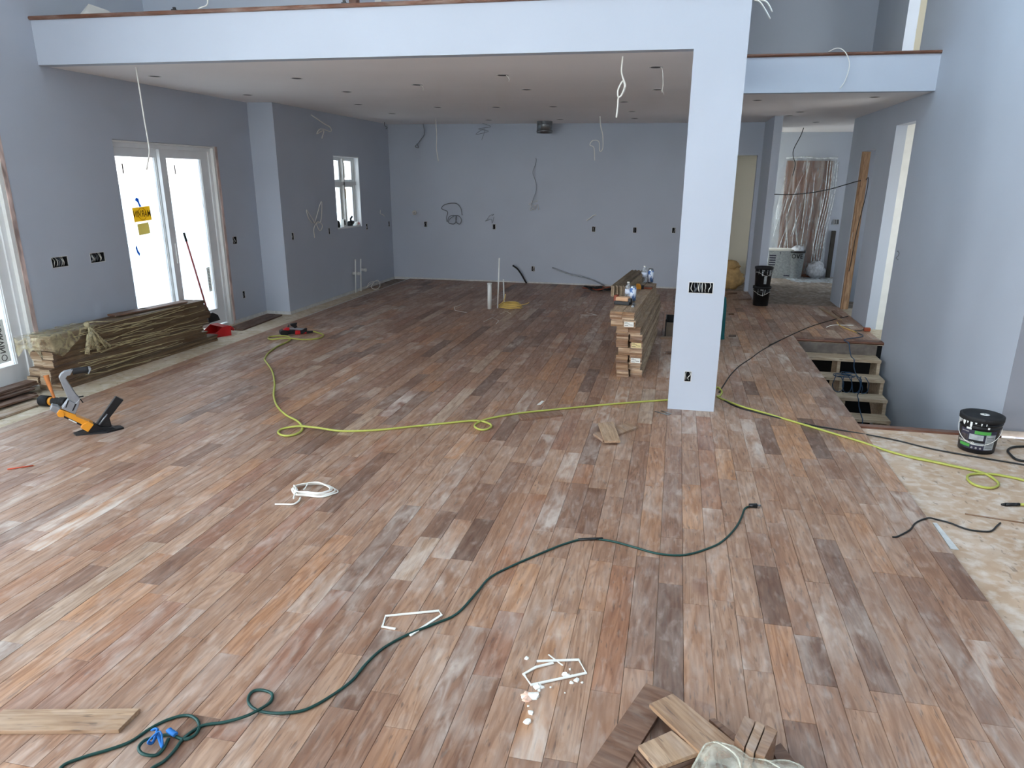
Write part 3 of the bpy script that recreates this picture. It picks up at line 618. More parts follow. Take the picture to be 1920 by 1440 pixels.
for i, (x, y) in enumerate(GL):
    t = thing('light_opening', 'round recessed light opening ' + LL[i], 'light opening', (x, y, ZS), group='recessed light openings')
    b = MB(); b.lathe([(.050, -.001), (.062, -.003), (.066, -.001), (.066, .001)], seg=20); b.build('rim', M['drywall'], t)
    b = MB(); b.lathe([(0, -.0012), (.050, -.0012), (.050, .001)], seg=20); b.build('can', M['canvoid'], t)
    if i in (3, 4, 6, 7):
        b = MB(); b.tube([(.04, 0, -.001), (.06, .01, -.02), (.075, .0, -.05 - .09 * (i == 6)), (.07, -.01, -.06 - .16 * (i == 6))], .004, 5); b.build('wire', M['whitewire'], t)
# ------------------------------------------------------------------ cables hanging from the soffit and stubs on the walls
CG = 'cables left hanging from the soffit'
def hang(label, x, y, pts, m='whitewire', r=.0075, name='hanging_cable'):
    b = MB(); b.tube([(x + a, y + c, ZS + d) for a, c, d in pts], r, 6, False, 5); return b.build(name, M[m], None, label, 'cable', CG)
p = [(-5.305, 3.041), (-5.299, 2.828), (-5.293, 2.582), (-5.285, 2.371), (-5.287, 2.254), (-5.346, 2.084)]
b = MB(); b.tube([(a, 6.77, min(c, ZS + .01)) for a, c in p], .0075, 6, False, 5); b.build('hanging_cable', M['whitewire'], None, 'long single white cable hanging in front of the sliding door', 'cable', CG)
p = [(-0.55, 3.044), (-0.554, 2.994), (-0.555, 2.92), (-0.536, 2.861), (-0.517, 2.81), (-0.539, 2.743), (-0.572, 2.718), (-0.577, 2.777), (-0.54, 2.848), (-0.522, 2.802), (-0.547, 2.73), (-0.572, 2.709), (-0.575, 2.649), (-0.582, 2.55)]
b = MB(); b.tube([(a, 6.8 + .01 * math.sin(i * 1.7), min(c, ZS + .01)) for i, (a, c) in enumerate(p)], .0075, 6, False, 5); b.build('hanging_cable', M['whitewire'], None, 'looped and twisted white cable hanging near the column', 'cable', CG)
hang('short white cable with two tails hanging by the back wall, right part', -1.38, 12.89, [(0, 0, .01), (.02, 0, -.15), (.06, 0, -.3), (.07, 0, -.5), (.02, .02, -.55), (0, 0, -.4), (-.10, 0, -.38), (-.15, 0, -.45), (-.08, 0, -.5), (-.06, 0, -.7)])
hang('straight thin white cable hanging left of the round duct', -4.36, 13.2, [(0, 0, .01), (.01, 0, -.3), (0, 0, -.5), (.03, 0, -.72)])
hang('bent white cable with a knot near the back left corner', -5.0, 14.35, [(0, 0, .01), (.02, 0, -.18), (-.05, 0, -.28), (-.12, 0, -.36), (-.18, 0, -.42), (-.12, .02, -.44), (-.15, .02, -.36)], 'greywire')
hang('small tangled grey cable at the top of the back wall', -3.72, 14.3, [(-.1, 0, .01), (.1, 0, -.06), (-.15, 0, -.1), (.05, .03, -.14), (-.2, 0, -.2), (-.02, 0, -.1), (-.08, 0, -.3)], 'greywire', .004)
hang('kinked white cable sticking out high on the window wall', XB + .02, 11.3, [(.0, -.1, -.08), (.08, -.05, -.14), (.14, .05, -.2), (.12, .3, -.24), (.1, .34, -.30), (.1, .0, -.28), (.08, -.1, -.36), (.1, .1, -.3), (.1, .02, -.42)])
hang('short pale cable stub in the back corner of the kitchen soffit', -5.62, 13.9, [(0, 0, .01), (.0, 0, -.06), (.05, 0, -.09), (.02, 0, -.12)], 'greywire')
hang('dark cable hanging in the hall in front of the plastic-covered door', 2.32, 15.9, [(0, 0, .01), (-.04, 0, -.15), (-.14, 0, -.4), (-.13, 0, -.55), (-.08, 0, -.68), (-.1, 0, -.9)], 'blackcord', .008)
d = [(-4.349, 1.312), (-4.385, 1.261), (-4.364, 1.175), (-4.294, 1.144), (-4.251, 1.221), (-4.291, 1.296), (-4.373, 1.312), (-4.479, 1.249), (-4.515, 1.183), (-4.481, 1.151), (-4.387, 1.153), (-4.338, 1.273), (-4.407, 1.315), (-4.501, 1.281), (-4.539, 1.182), (-4.553, 1.269), (-4.527, 1.378), (-4.615, 1.42), (-4.656, 1.451), (-4.589, 1.517), (-4.426, 1.552), (-4.31, 1.528), (-4.243, 1.437), (-4.226, 1.319)]
b = MB(); b.tube([(a, 14.42 - .1 * math.sin(min(i, 8) / 8 * 1.5), c) for i, (a, c) in enumerate(d)], .008, 6, False, 4); b.build('coiled_cable', M['greywire'], None, 'large loose coil of grey cable on the back wall', 'cable')
def stub(label, pl, c, pts, m='whitewire', r=.005):
    b = MB(); b.tube([((c[0] + a, YK - e, c[1] + d) if pl == 'Y' else (XB + e, c[0] + a, c[1] + d)) for a, d, e in pts], r, 6, False, 4); return b.build('cable_stub', M[m], None, label, 'cable', 'cable stubs in the walls')
stub('small round cable bundle high left on the back wall', 'Y', (-5.26, 1.35), [(0, 0, -.01), (.02, .03, .03), (-.03, .02, .05), (-.02, -.03, .05), (.03, -.02, .04), (.02, .03, .06), (-.01, .0, .06)], r=.012)
stub('frayed thin wires above the second back wall box', 'Y', (-3.64, 1.27), [(0, .04, -.01), (.05, .08, .04), (-.03, .05, .05), (-.08, -.02, .05), (-.12, -.06, .06), (.0, -.02, .05), (.02, -.1, .06), (.06, .03, .05)], 'greywire', .004)
stub('single cable bent down high in the middle of the back wall', 'Y', (-2.76, 2.42), [(0, 0, -.01), (.02, -.05, .05), (0, -.15, .07), (-.04, -.28, .07), (.02, -.45, .06), (.03, -.6, .06), (-.03, -.78, .06), (-.06, -.9, .05)], 'greywire')
stub('tangled white wires at the foot of the bent cable', 'Y', (-2.78, 1.55), [(-.08, .05, -.01), (.08, .07, .04), (-.1, .0, .05), (.06, -.03, .06), (.02, -.1, .05), (-.05, -.04, .06), (-.06, -.12, .05), (.08, .0, .05), (.1, -.1, .05)], 'whitewire', .0045)
stub('short thick cable stub above the third back wall box', 'Y', (-1.6, 1.34), [(.06, .03, -.01), (.0, .02, .04), (-.04, -.02, .06), (-.12, -.08, .07)], 'whitewire', .009)
stub('white wire twisted into a butterfly on the window wall', 'X', (11.05, 1.28), [(0, .02, -.01), (-.2, .12, .03), (-.25, .25, .03), (-.05, .08, .03), (.0, .05, .03), (.25, .35, .03), (.28, .28, .03), (.2, .05, .03), (.05, .02, .03), (.15, -.1, .03), (.25, -.02, .03), (.1, .05, .03), (-.05, -.05, .03), (-.05, -.2, .03)], 'whitewire', .006)
stub('short pale wire clip between the kitchen window and the corner', 'X', (13.85, 1.37), [(0, .04, -.01), (-.06, .03, .03), (-.1, -.02, .04), (.03, -.05, .04), (.1, -.08, .04)], 'whitewire', .007)
# round duct
t = thing('round_duct', 'short galvanised round duct hanging below the soffit', 'duct', ([(-2.597, 14.495)][0][0] + .10, 13.9, ZS)); t.scale = (1.15, 1.15, 1.2)
b = MB(); b.lathe([(.125, .01), (.125, -.05), (.128, -.055), (.125, -.06), (.125, -.17), (.12, -.17), (.12, .01)], seg=28); b.build('sleeve', M['metal'], t)
b = MB(); b.lathe([(.126, -.135), (.131, -.14), (.131, -.15), (.126, -.155)], seg=28); b.build('collar', M['metal'], t)
# bits on the gallery edge
b = MB(); b.add([(-5.95, 6.75, ZR), (-5.80, 6.85, ZR + .20), (-5.72, 7.0, ZR + .17), (-5.45, 6.9, ZR + .03), (-5.74, 6.73, ZR + .11), (-5.50, 6.72, ZR + .005)], [(0, 1, 4), (1, 2, 4), (2, 3, 4), (0, 2, 1), (0, 3, 2), (4, 3, 5), (0, 4, 5), (0, 5, 3)]); b.build('drywall_scrap', M['paper'], None, 'folded white drywall scrap on the left end of the gallery', 'scrap')
for i, (x, lab) in enumerate(((-4.63, 'small dark clip on gallery nosing, nearer the left end'), (-2.96, 'small dark clip on gallery nosing above the sliding door side wall'))):
    t = thing('clip', lab, 'clip', (x, YC + .02, ZR + .035), group='clips on the gallery nosing'); MB().box(-.02, .02, -.02, .02, 0, .012).build('plate', M['black'], t); MB().box(-.012, .012, -.008, .008, .012, .03).build('tongue', M['black'], t)
b = MB(); b.tube([(-4.5, 6.62, ZR - .02), (-4.45, 6.58, ZR + .03), (-4.35, 6.5, ZR + .045), (-4.3, 6.55, ZR + .09), (-4.34, 6.6, ZR + .25)], .006, 6); b.build('wire_end', M['whitewire'], None, 'white wire curling up over the gallery nosing', 'wire')
p = [(1.59, 3.469), (1.654, 3.498), (1.722, 3.49), (1.789, 3.424), (1.83, 3.311), (1.806, 3.16), (1.759, 3.07)]
b = MB(); b.tube([(a, 9.66 + .05 * math.exp(-i), c) for i, (a, c) in enumerate(p)], .009, 6, False, 4, flat=.6); b.build('flat_cable', M['whitewire'], None, 'flat white cable curving down over the bridge edge', 'cable')
p = [(0.523, 3.518), (0.568, 3.501), (0.618, 3.438), (0.666, 3.363)]; q = [(0.522, 3.526), (0.611, 3.506), (0.65, 3.465), (0.677, 3.416)]
for pp, lab in ((p, 'white wire end hanging beside the top of the column, longer one'), (q, 'white wire end arching beside the top of the column, shorter one')):
    b = MB(); b.tube([(a, 7.2 - .01 * i, c) for i, (a, c) in enumerate(pp)], .006, 6, False, 4); b.build('wire_end', M['whitewire'], None, lab, 'wire')
# a wooden post and window far up on the gallery
MB().box(-3.62, -3.54, 8.1, 8.2, ZR, ZT).build('wooden_post', M['nosing'], None, 'brown wooden post rising behind the gallery nosing', 'post')
MB().box(-3.53, -3.46, 8.6, 8.62, ZR, ZT).build('wall_upper_reveal', M['white'], kind='structure')
# ------------------------------------------------------------------ stairs down towards the camera
st = thing('staircase', 'rough pine stair with open risers going down beside right wall', 'stairs', (0, 0, 0))
TR = [(9.79, 10.08, -.175), (9.51, 9.80, -.365), (9.26, 9.53, -.555), (9.01, 9.28, -.745), (8.75, 9.02, -.935), (8.49, 8.76, -1.125)]
for y0, y1, z in TR: MB().box(1.71, 2.725, y0, y1, z - .038, z).build('tread', M['stair'], st, bevel=.003)
MB().box(1.71, 2.725, 10.085, 10.10, -.175, -.04).build('riser', mat('grey_riser_board', rgb(112, 102, 94), .8, var=.3, scale=10), st)
for x in (1.72, 2.20, 2.685):
    b = MB(); poly = [(10.12, -.05), (10.12, -.62), (8.4, -1.75), (8.4, -1.13 - .04)]
    for y0, y1, z in reversed(TR): poly += [(y0 + .03, z - .04 - .15 if False else z - .038), (y1 + .0, z - .038)]
    b.prism(poly, 0, .04, lambda a, c, t, x=x: (x + t, a, c)); b.build('stringer', M['stair'], st)
# ------------------------------------------------------------------ board stacks
BT, BW = .019, .1275
_bm = {}
def board_mesh(L, m):
    key = (round(L, 2), m)
    if key not in _bm:
        h = BW / 2; sec = [(-h, .002), (-h + .002, 0), (h - .002, 0), (h, .002), (h, .007), (h + .005, .007), (h + .005, .012), (h, .012), (h, BT), (-h, BT), (-h, .012), (-h + .006, .012), (-h + .006, .007), (-h, .007)]
        b = MB(); b.prism(sec, 0, L, lambda a, c, t: (a, t, c))
        me = bpy.data.meshes.new('board'); me.from_pydata(b.v, [], b.f); me.update(); me.materials.append(M[m]); me.materials.append(M[{'wallstack': 'endgrain', 'stackwood': 'endbrown'}.get(m, m)]); me.polygons[0].material_index = 1; me.polygons[1].material_index = 1; _bm[key] = me
    return _bm[key]
def bundle(name, label, loc, rz, L, n=4, m='stackwood', group=None, sticker=None, seed=0):
    rr = random.Random(seed); t = thing(name, label, 'board bundle', loc, rz, group)
    for i in range(n):
        l = L - rr.choice([0, .02, .04]); o = link('board', board_mesh(l, m), t); o.location = (rr.uniform(-.004, .004), rr.uniform(0, .016), i * (BT + .0003))
    if sticker:
        s = MB().box(-.05, .05, -.0025, -.0005, .012, .064).build('paper_label', M[sticker], t)
        for k, (u, v, w_) in enumerate(((-.03, .054, .03), (-.02, .042, .05), (.02, .030, .04), (-.025, .022, .04))): MB().box(u - w_ / 2, u + w_ / 2, -.0032, -.0024, v, v + .004).build('print_line', M['print'], s)
    return t
ORD = ['lowest', 'second', 'third', 'fourth', 'fifth', 'sixth', 'seventh', 'eighth', 'ninth', 'tenth']
TH = 4 * (BT + .0003) + .0012
# stack along the left wall
rzL = -.038; oL = Vector((-5.995, 5.70, 0)); dL = Vector((math.sin(-rzL), math.cos(rzL), 0)); nL = Vector((dL.y, -dL.x, 0))
offL = [(.04, .10), (-.05, .0), (-.02, -.07), (.03, -.02), (.02, .03), (.05, -.04), (.04, -.06)]
for k in range(7):
    for s in (-1, 1):
        a = offL[k][0] + R.uniform(-.02, .02)
        p = oL + dL * a + nL * (s * .0675 + R.uniform(-.002, .002) + (.015 if k == 0 else 0))
        bundle('board_bundle', f'floorboard bundle in the film-wrapped wall stack, {ORD[k]} tier up, {"wall" if s < 0 else "room"} side', (p.x, p.y, SUB + k * TH), rzL, 2.36 + offL[k][1] + R.uniform(-.02, .02), 4, 'wallstack', 'bundles in the film-wrapped stack', seed=100 + k * 2 + s)
ztop = SUB + 7 * TH
for i, (s, u, L, a, lab) in enumerate(((1.45, -.02, .62, .10, 'loose dark board on the wrapped stack, longer one, in front of glass'), (1.05, -.08, .45, .16, 'loose dark board on the wrapped stack, shorter one, against the wall'))):
    p = oL + dL * s + nL * u; o = link('loose_board', board_mesh(L, 'darkboard'), None, lab, 'board', 'loose boards on the wrapped stack'); o.location = (p.x, p.y, ztop + .006); o.rotation_euler = (0, 0, rzL - a)
# stretch film over the near end and the front of the wall stack
fw = thing('stretch_film', 'yellowish clear stretch film torn around the board stack by wall', 'plastic film')
def LP(s, u, z): p = oL + dL * s + nL * u; return (p.x, p.y, z)
fh = .142
def sheet(pts, name, m, thick=0):
    nU, nV = len(pts), len(pts[0]); b = MB(); b.add([p for r_ in pts for p in r_], [(i * nV + j, i * nV + j + 1, (i + 1) * nV + j + 1, (i + 1) * nV + j) for i in range(nU - 1) for j in range(nV - 1)], True)
    return b.build(name, M[m], fw)
rr = random.Random(5); pts = []
for i in range(26):
    s = -.085 + .72 * i / 25; row_ = []; drop = max(.015, .23 - abs(s - .13) * .62) if s < .5 else .03 + .03 * math.sin(i)
    for j in range(22):
        q = j / 21
        if q < .55: u, z = -fh + 2 * fh * q / .55, ztop + .010 + rr.uniform(-.002, .007)
        else: u, z = fh + .008 + rr.uniform(0, .012), ztop + .008 - drop * (q - .55) / .45
        row_.append(LP(s, u, z))
    pts.append(row_)
sheet(pts, 'draped_film', 'film')
pts = [[LP(-.082 - rr.uniform(0, .025) - .02 * math.sin(j * .9), -fh + 2 * (fh + .006) * j / 14, ztop + .01 - (.155 + .04 * math.sin(j * 1.1)) * i / 8) for j in range(15)] for i in range(9)]
sheet(pts, 'end_film', 'film')
pts = [[LP(.25 + 2.08 * i / 40, fh + .007 + rr.uniform(0, .010), SUB + .01 + (ztop - SUB) * j / 10) for j in range(11)] for i in range(41)]
sheet(pts, 'side_film', 'filmthin')
pts = [[LP(.6 + 1.3 * i / 20, -fh + 2 * fh * j / 5, ztop + .004 + rr.uniform(0, .005)) for j in range(6)] for i in range(21)]
sheet(pts, 'top_film', 'filmthin')
for i in range(30):
    s0 = rr.uniform(.2, 1.1); L = rr.uniform(.7, 1.5); z = SUB + .05 + .5 * rr.random(); sl = rr.uniform(-.10, .08); b = MB()
    P = [LP(min(s0 + L * q / 7, 2.33), fh + .014 + .004 * math.sin(q * 2 + i), min(max(z + sl * q / 7 + rr.uniform(-.008, .008), .0), ztop - .005)) for q in range(8)]
    b.tube(P, .0026, 5, False, 3, flat=1.3); b.build('stretched_strand', M['strand'], fw)
ks, kz = .50, ztop + .03
for i in range(9):
    a = -1.2 + 2.4 * i / 8; b = MB()
    b.tube([LP(ks, fh - .02, kz), LP(ks + .02 * a, fh + .03, kz - .05), LP(ks + .06 * a, fh + .045 + .01 * math.sin(i * 2), kz - .13), LP(ks + .13 * a + .04, fh + .035 + .012 * math.cos(i * 3), kz - .24 - .04 * math.cos(i * 1.7))], .016, 6, False, 3, rr=[.008, .012, .020, .026], flat=.35); b.build('gathered_tail', M['film'], fw)
for i in range(5):
    b = MB(); b.tube([LP(ks, fh - .03, kz), LP(ks + .06, fh - .06 + .02 * i, kz + .02), LP(ks + .2 + .03 * i, fh - .08 + .03 * i, ztop + .012)], .008, 5, False, 3, flat=.5); b.build('gathered_fold', M['film'], fw)
b = MB(); blob(b, LP(ks, fh - .015, kz), .03, 3); b.build('knot', M['film'], fw)
# low pile of dark boards at the left edge
for i, (x, y, L, rz, z) in enumerate(((-6.08, 4.55, 1.05, -.02, 0), (-5.98, 4.40, 1.08, -.06, 1), (-6.10, 4.50, 1.12, -.01, 1), (-6.05, 4.35, 1.2, -.03, 2), (-6.07, 4.60, 1.1, .0, 3), (-6.09, 4.5, 1.15, -.01, 4))):
    o = link('floorboard', board_mesh(L, 'darkboard'), None, f'dark board in the low pile at the left edge, {ORD[i]} from the floor', 'board', 'low pile of dark boards'); o.location = (x, y, SUB + i * .0205); o.rotation_euler = (0, 0, rz)
o = link('floorboard', board_mesh(1.25, 'stackwood'), None, 'pale thin board lying flat beside the mallet', 'board'); o.location = (-5.72, 4.25, SUB); o.rotation_euler = (0, 0, .0)
# loose board by the sliding door
p = [(-5.827, 8.798), (-5.862, 9.516), (-5.888, 9.957)]
a = Vector(p[0] + (0,)); c = Vector(p[2] + (0,)); d = c - a
o = link('loose_board', board_mesh(d.length, 'darkboard'), None, 'dark board lying on the subfloor right of the red dustpan', 'board'); o.location = (a.x - .02, a.y, SUB); o.rotation_euler = (0, 0, -math.atan2(d.x, d.y))
o = link('loose_board', board_mesh(d.length * .93, 'darkboard'), None, 'second dark board lying against the wall side of the first', 'board'); o.location = (a.x - .155, a.y + .1, SUB); o.rotation_euler = (0, 0, -math.atan2(d.x, d.y))
# free-standing stack beside the column
shx = [0, .002, -.004, -.006, -.012, -.022, -.03, -.085, -.10]
ST = {2: 'paper', 4: 'tanlabel', 7: 'paper'}; M['tanlabel'] = mat('buff_label', rgb(222, 202, 148), .8, var=.05)
for k in range(9):
    rz = -(.040 + .026 * k / 8)
    d = Vector((math.sin(-rz), math.cos(rz), 0)); nn = Vector((d.y, -d.x, 0))
    for s in (-1, 1):
        p = Vector((-.392 + shx[k], 7.55 + R.uniform(-.03, .03) - (.05 if k == 7 else 0), 0)) + nn * (s * .066 + R.choice([-.012, 0, .006, .012]) * (k not in (7, 8)))
        bundle('board_bundle', f'floorboard bundle in the free-standing stack beside column, {ORD[k]} tier up, {"left" if s < 0 else "right"} row', (p.x, p.y, k * TH), rz, 2.40 + R.uniform(-.12, .06), 4, 'stackwood', 'bundles in the free-standing stack', ST.get(k) if s > 0 else None, seed=200 + 2 * k + s)
zt = 9 * TH
# boards on edge on the far end of the stack
q0 = Vector((-.70, 8.52, zt)); rz = -.085
for i in range(9):
    o = link('edge_board', board_mesh(1.62 + R.uniform(-.05, .05), 'edgewood'), None, f'dark board standing on edge on the stack, {ORD[i]} from the left' if i else 'dark board standing on edge on the stack, leftmost one', 'board', 'boards on edge on the stack')
    o.rotation_euler = (0, -math.pi / 2, 0); o.rotation_euler = (0, 0, 0)
    d = Vector((math.cos(rz), math.sin(rz), 0)) * (.0222 * i)
    o.matrix_world = Matrix.Translation((q0.x + d.x + .019, q0.y + d.y + R.uniform(-.03, .03), zt + BW / 2 + .001 + R.uniform(0, .006))) @ Matrix.Rotation(rz, 4, 'Z') @ Matrix.Rotation(-math.pi / 2, 4, 'Y')
for i, (x, z) in enumerate(((-.66, zt + .03), (-.66, zt - .12))):
    pass
# drinks and tools on the stack
def bottle(label, x, y, z, h):
    t = thing('water_bottle', label, 'bottle', (x, y, z)); k = h / .23
    b = MB(); b.lathe([(0, 0), (.028, 0), (.033, .008), (.033, .05), (.031, .055), (.033, .06), (.033, .15), (.030, .17), (.016, .2), (.0125, .21), (.0125, .222)], seg=20); o = b.build('clear_body', M['clearpet'], t)
    b = MB(); b.lathe([(.0335, .085), (.0338, .085), (.0338, .145), (.0335, .145)], seg=20); b.build('wrap_label', mat('pale_bottle_label', rgb(214, 222, 236), .5, var=.1, scale=40), t)
    b = MB(); b.lathe([(0, .228), (.0145, .228), (.0145, .212), (.0125, .212)], seg=16); b.build('cap', M['paper'], t)
    t.scale = (k * 1.12, k * 1.12, k); return t
def can(label, x, y, z, h):
    t = thing('drink_can', label, 'can', (x, y, z)); k = h / .165
    b = MB(); b.lathe([(0, .004), (.022, 0), (.026, .004), (.033, .014), (.033, .145), (.027, .158), (.027, .165), (.025, .162), (0, .160)], seg=22); b.build('shell', M['metal'], t)
    b = MB(); b.lathe([(.0333, .016), (.0336, .016), (.0336, .144), (.0333, .144)], seg=22); b.build('printed_sleeve', M['canprint'], t)
    t.scale = (k * 1.05, k * 1.05, k); return t
m = bpy.data.materials.new('white_blue_can'); m.use_nodes = True; tt = m.node_tree; bb = tt.nodes['Principled BSDF']; bb.inputs['Roughness'].default_value = .35
co = N(tt, 'ShaderNodeTexCoord').outputs['Object']; wv = N(tt, 'ShaderNodeTexNoise'); wv.inputs['Scale'].default_value = 32; mp = N(tt, 'ShaderNodeMapping'); mp.inputs['Scale'].default_value = (1, 1, .5); tt.links.new(co, mp.inputs[0]); tt.links.new(mp.outputs[0], wv.inputs['Vector'])
tt.links.new(ramp(tt, wv.outputs['Fac'], [(.50, rgb(220, 226, 236)), (.56, rgb(84, 120, 178))]), bb.inputs['Base Color']); M['canprint'] = m
bottle('clear water bottle on the stack, standing behind the orange tool', -.485, 8.27, zt, .22); bottle('clear water bottle on the far end of the stack', -.372, 9.80, zt, .235)
can('tall white and blue can next to the nearer bottle', -.43, 8.22, zt, .185); can('tall white and blue can next to the farther bottle', -.292, 9.86, zt, .19)
t = thing('power_tool', 'orange and black power tool on the board stack in front of bottle', 'tool', (-.52, 8.02, zt), -.25)
MB().box(-.09, .09, -.05, .05, 0, .04).build('battery', M['black'], t, bevel=.006); MB().box(-.075, .07, -.045, .045, .04, .085).build('body', M['card'], t, bevel=.01); MB().box(-.1, -.06, -.04, .04, .03, .10).build('side_cover', M['copper'], t, bevel=.006); MB().box(.07, .095, -.03, .03, .02, .07).build('nose', M['black'], t)
t = thing('tape_measure', 'yellow and black tape measure on the far part of stack', 'tape measure', (-.42, 9.25, zt), .3)
b = MB(); b.prism([(-.035, 0), (.035, 0), (.035, .04), (.02, .065), (-.02, .07), (-.035, .05)], -.02, .02, lambda a, c, t_: (a, t_, c)); b.build('case', M['orange'], t, bevel=.003); MB().box(.035, .07, -.02, .02, 0, .05).build('bumper', M['black'], t)
t = thing('board_scrap', 'flat brown board scrap lying under the farther bottle', 'scrap', (-.36, 9.35, zt), -.1); MB().box(-.09, .12, -.06, .07, 0, .02).build('slab', M['darkboard'], t); MB().box(-.09, .12, -.064, -.06, .0, .02).build('torn_edge', M['copper'], t)
b = MB(); b.cyl((-.405, 7.86, zt + .004), (-.40, 8.06, zt + .004), .016, .016, 8); b.build('metal_strip', M['metal'], None, 'small shiny metal tube on near end of the stack top', 'strip')
# ------------------------------------------------------------------ floor nailer (stands on its shoe)
nA = Vector((-4.56, 4.765, 0)); nd = Vector((.702, .712, 0)); nn = Vector((-.712, .702, 0))
t = thing('floor_nailer', 'orange and grey pneumatic floor nailer standing on the boards', 'nailer', nA)
def NF(a, c, s): v = nd * a + nn * s; return (v.x, v.y, max(c, .004))
def npart(name, poly, th, m, off=0.0, bev=.004):
    b = MB(); b.prism(poly, off - th / 2, off + th / 2, NF); return b.build(name, M[m], t, bevel=bev)
QS = lambda *a: a
br = npart('barrel', [(-0.242, 0.246), (-0.142, 0.183), (-0.137, 0.166), (-0.059, 0.108), (-0.033, 0.079), (-0.08, 0.027), (-0.121, 0.069), (-0.114, 0.089), (-0.258, 0.198), (-0.268, 0.215)], .085, 'orange')
b = MB(); b.prism([(-0.218, 0.187), (-0.111, 0.096), (-0.119, 0.085), (-0.225, 0.175)], -.0445, -.0425, NF); pl_ = b.build('name_plate', M['black'], br)
b = MB(); b.prism([(-0.191, 0.159), (-0.142, 0.118), (-0.147, 0.11), (-0.196, 0.152)], -.046, -.0443, NF); b.build('name_lettering', M['paper'], pl_)
npart('barrel_collar', [(-0.059, 0.11), (-0.028, 0.081), (-0.078, 0.024), (-0.124, 0.067), (-0.104, 0.095)], .10, 'orange')
hd = npart('handle', [(-0.207, 0.495), (-0.191, 0.522), (-0.163, 0.54), (-0.101, 0.549), (-0.127, 0.506), (-0.149, 0.501), (-0.163, 0.483), (-0.11, 0.338), (-0.092, 0.308), (-0.101, 0.29), (-0.129, 0.271), (-0.171, 0.314)], .055, 'alu')
npart('handle_base', [(-0.171, 0.312), (-0.129, 0.274), (-0.092, 0.307), (-0.103, 0.262), (-0.136, 0.197), (-0.147, 0.182), (-0.227, 0.247)], .07, 'alu')
for pp in ([(-0.166, 0.306), (-0.193, 0.251), (-0.202, 0.25), (-0.176, 0.307)], [(-0.121, 0.267), (-0.15, 0.218), (-0.161, 0.217), (-0.131, 0.272)]): npart('slot', pp, .074, 'black', bev=0)
g0, g1 = [(-0.111, 0.526), (0.001, 0.529)]
b = MB(); b.tube([NF(g0[0], g0[1], 0), NF((g0[0] + g1[0]) / 2, (g0[1] + g1[1]) / 2 + .004, 0), NF(g1[0], g1[1], 0)], .025, 12, False, 3); b.build('grip', M['rubber'], hd)
npart('grip_end', [(0.003, 0.551), (0.019, 0.549), (0.023, 0.536), (0.012, 0.514), (-0.002, 0.495), (-0.007, 0.499), (0.004, 0.521)], .05, 'alu')
npart('head_cap', [(-0.286, 0.284), (-0.247, 0.268), (-0.231, 0.237), (-0.266, 0.212), (-0.307, 0.25)], .08, 'alu')
b = MB(); c = [(-0.24, 0.205)][0]; b.cyl(NF(c[0], c[1], -.05), NF(c[0], c[1], .05), .024); b.build('barrel_boss', M['orange'], t)
npart('magazine', [(0.16, 0.282), (0.213, 0.242), (0.176, 0.202), (0.09, 0.105), (0.02, 0.048), (-0.012, 0.075), (0.101, 0.21)], .04, 'black')
npart('magazine_bracket', [(0.091, 0.11), (0.097, 0.031), (0.006, 0.045), (0.023, 0.069)], .03, 'black')
b = MB(); q = [(0.078, 0.144), (0.009, 0.066)]; b.tube([NF(q[0][0], q[0][1], -.024), NF(q[1][0], q[1][1], -.024)], .006, 6, smooth_path=False); b.build('magazine_rail', M['alu'], t)
npart('shoe_body', [(-0.036, 0.088), (0.015, 0.046), (0.097, 0.031), (0.131, 0.011), (-0.073, 0.012), (-0.076, 0.026)], .07, 'black')
b = MB(); b.add([(-.155, -.10, .0), (-.10, -.135, .0), (.10, -.02, 0), (.155, .10, 0), (.10, .13, 0), (-.09, .02, 0), (-.155, -.10, .012), (-.10, -.135, .010), (.10, -.02, .016), (.155, .10, .016), (.10, .13, .018), (-.09, .02, .03)], [(0, 1, 2, 3, 4, 5), (11, 10, 9, 8, 7, 6)] + [(j, (j + 1) % 6, 6 + (j + 1) % 6, 6 + j) for j in range(6)]); b.build('base_plate', M['black'], t)
q = [(-0.091, 0.314), (-0.063, 0.316), (-0.089, 0.298), (-0.076, 0.263)]
b = MB(); b.cyl(NF(q[0][0] - .01, q[0][1], 0), NF(q[1][0], q[1][1], 0), .006); b.cyl(NF(q[2][0], q[2][1], 0), NF(q[3][0], q[3][1], 0), .004); b.build('trigger_lever', M['black'], t)
# mallet with its head on the subfloor and the handle pointing up
t = thing('mallet', 'rubber mallet with an orange handle upright beside the floor nailer', 'mallet', (-5.49, 5.30, SUB), .0)
b = MB(); b.cyl((-.15, 0, .05), (-.055, 0, .05), .05); b.cyl((-.055, 0, .05), (.06, 0, .05), .038); b.cyl((.06, 0, .05), (.13, 0, .05), .046); b.build('head', M['rubber'], t)
b = MB(); b.cyl((-.05, -.0, .05), (-.02, 0, .05), .041); b.build('head_band', M['orange'], t)
b = MB(); b.tube([(.0, 0, .08), (-.015, .0, .14), (-.035, .005, .20), (-.048, .008, .26), (-.055, .01, .295)], .014, 10, False, 4, rr=[.012, .013, .016, .019, .022, .024]); b.build('handle', M['orangewood'], t)
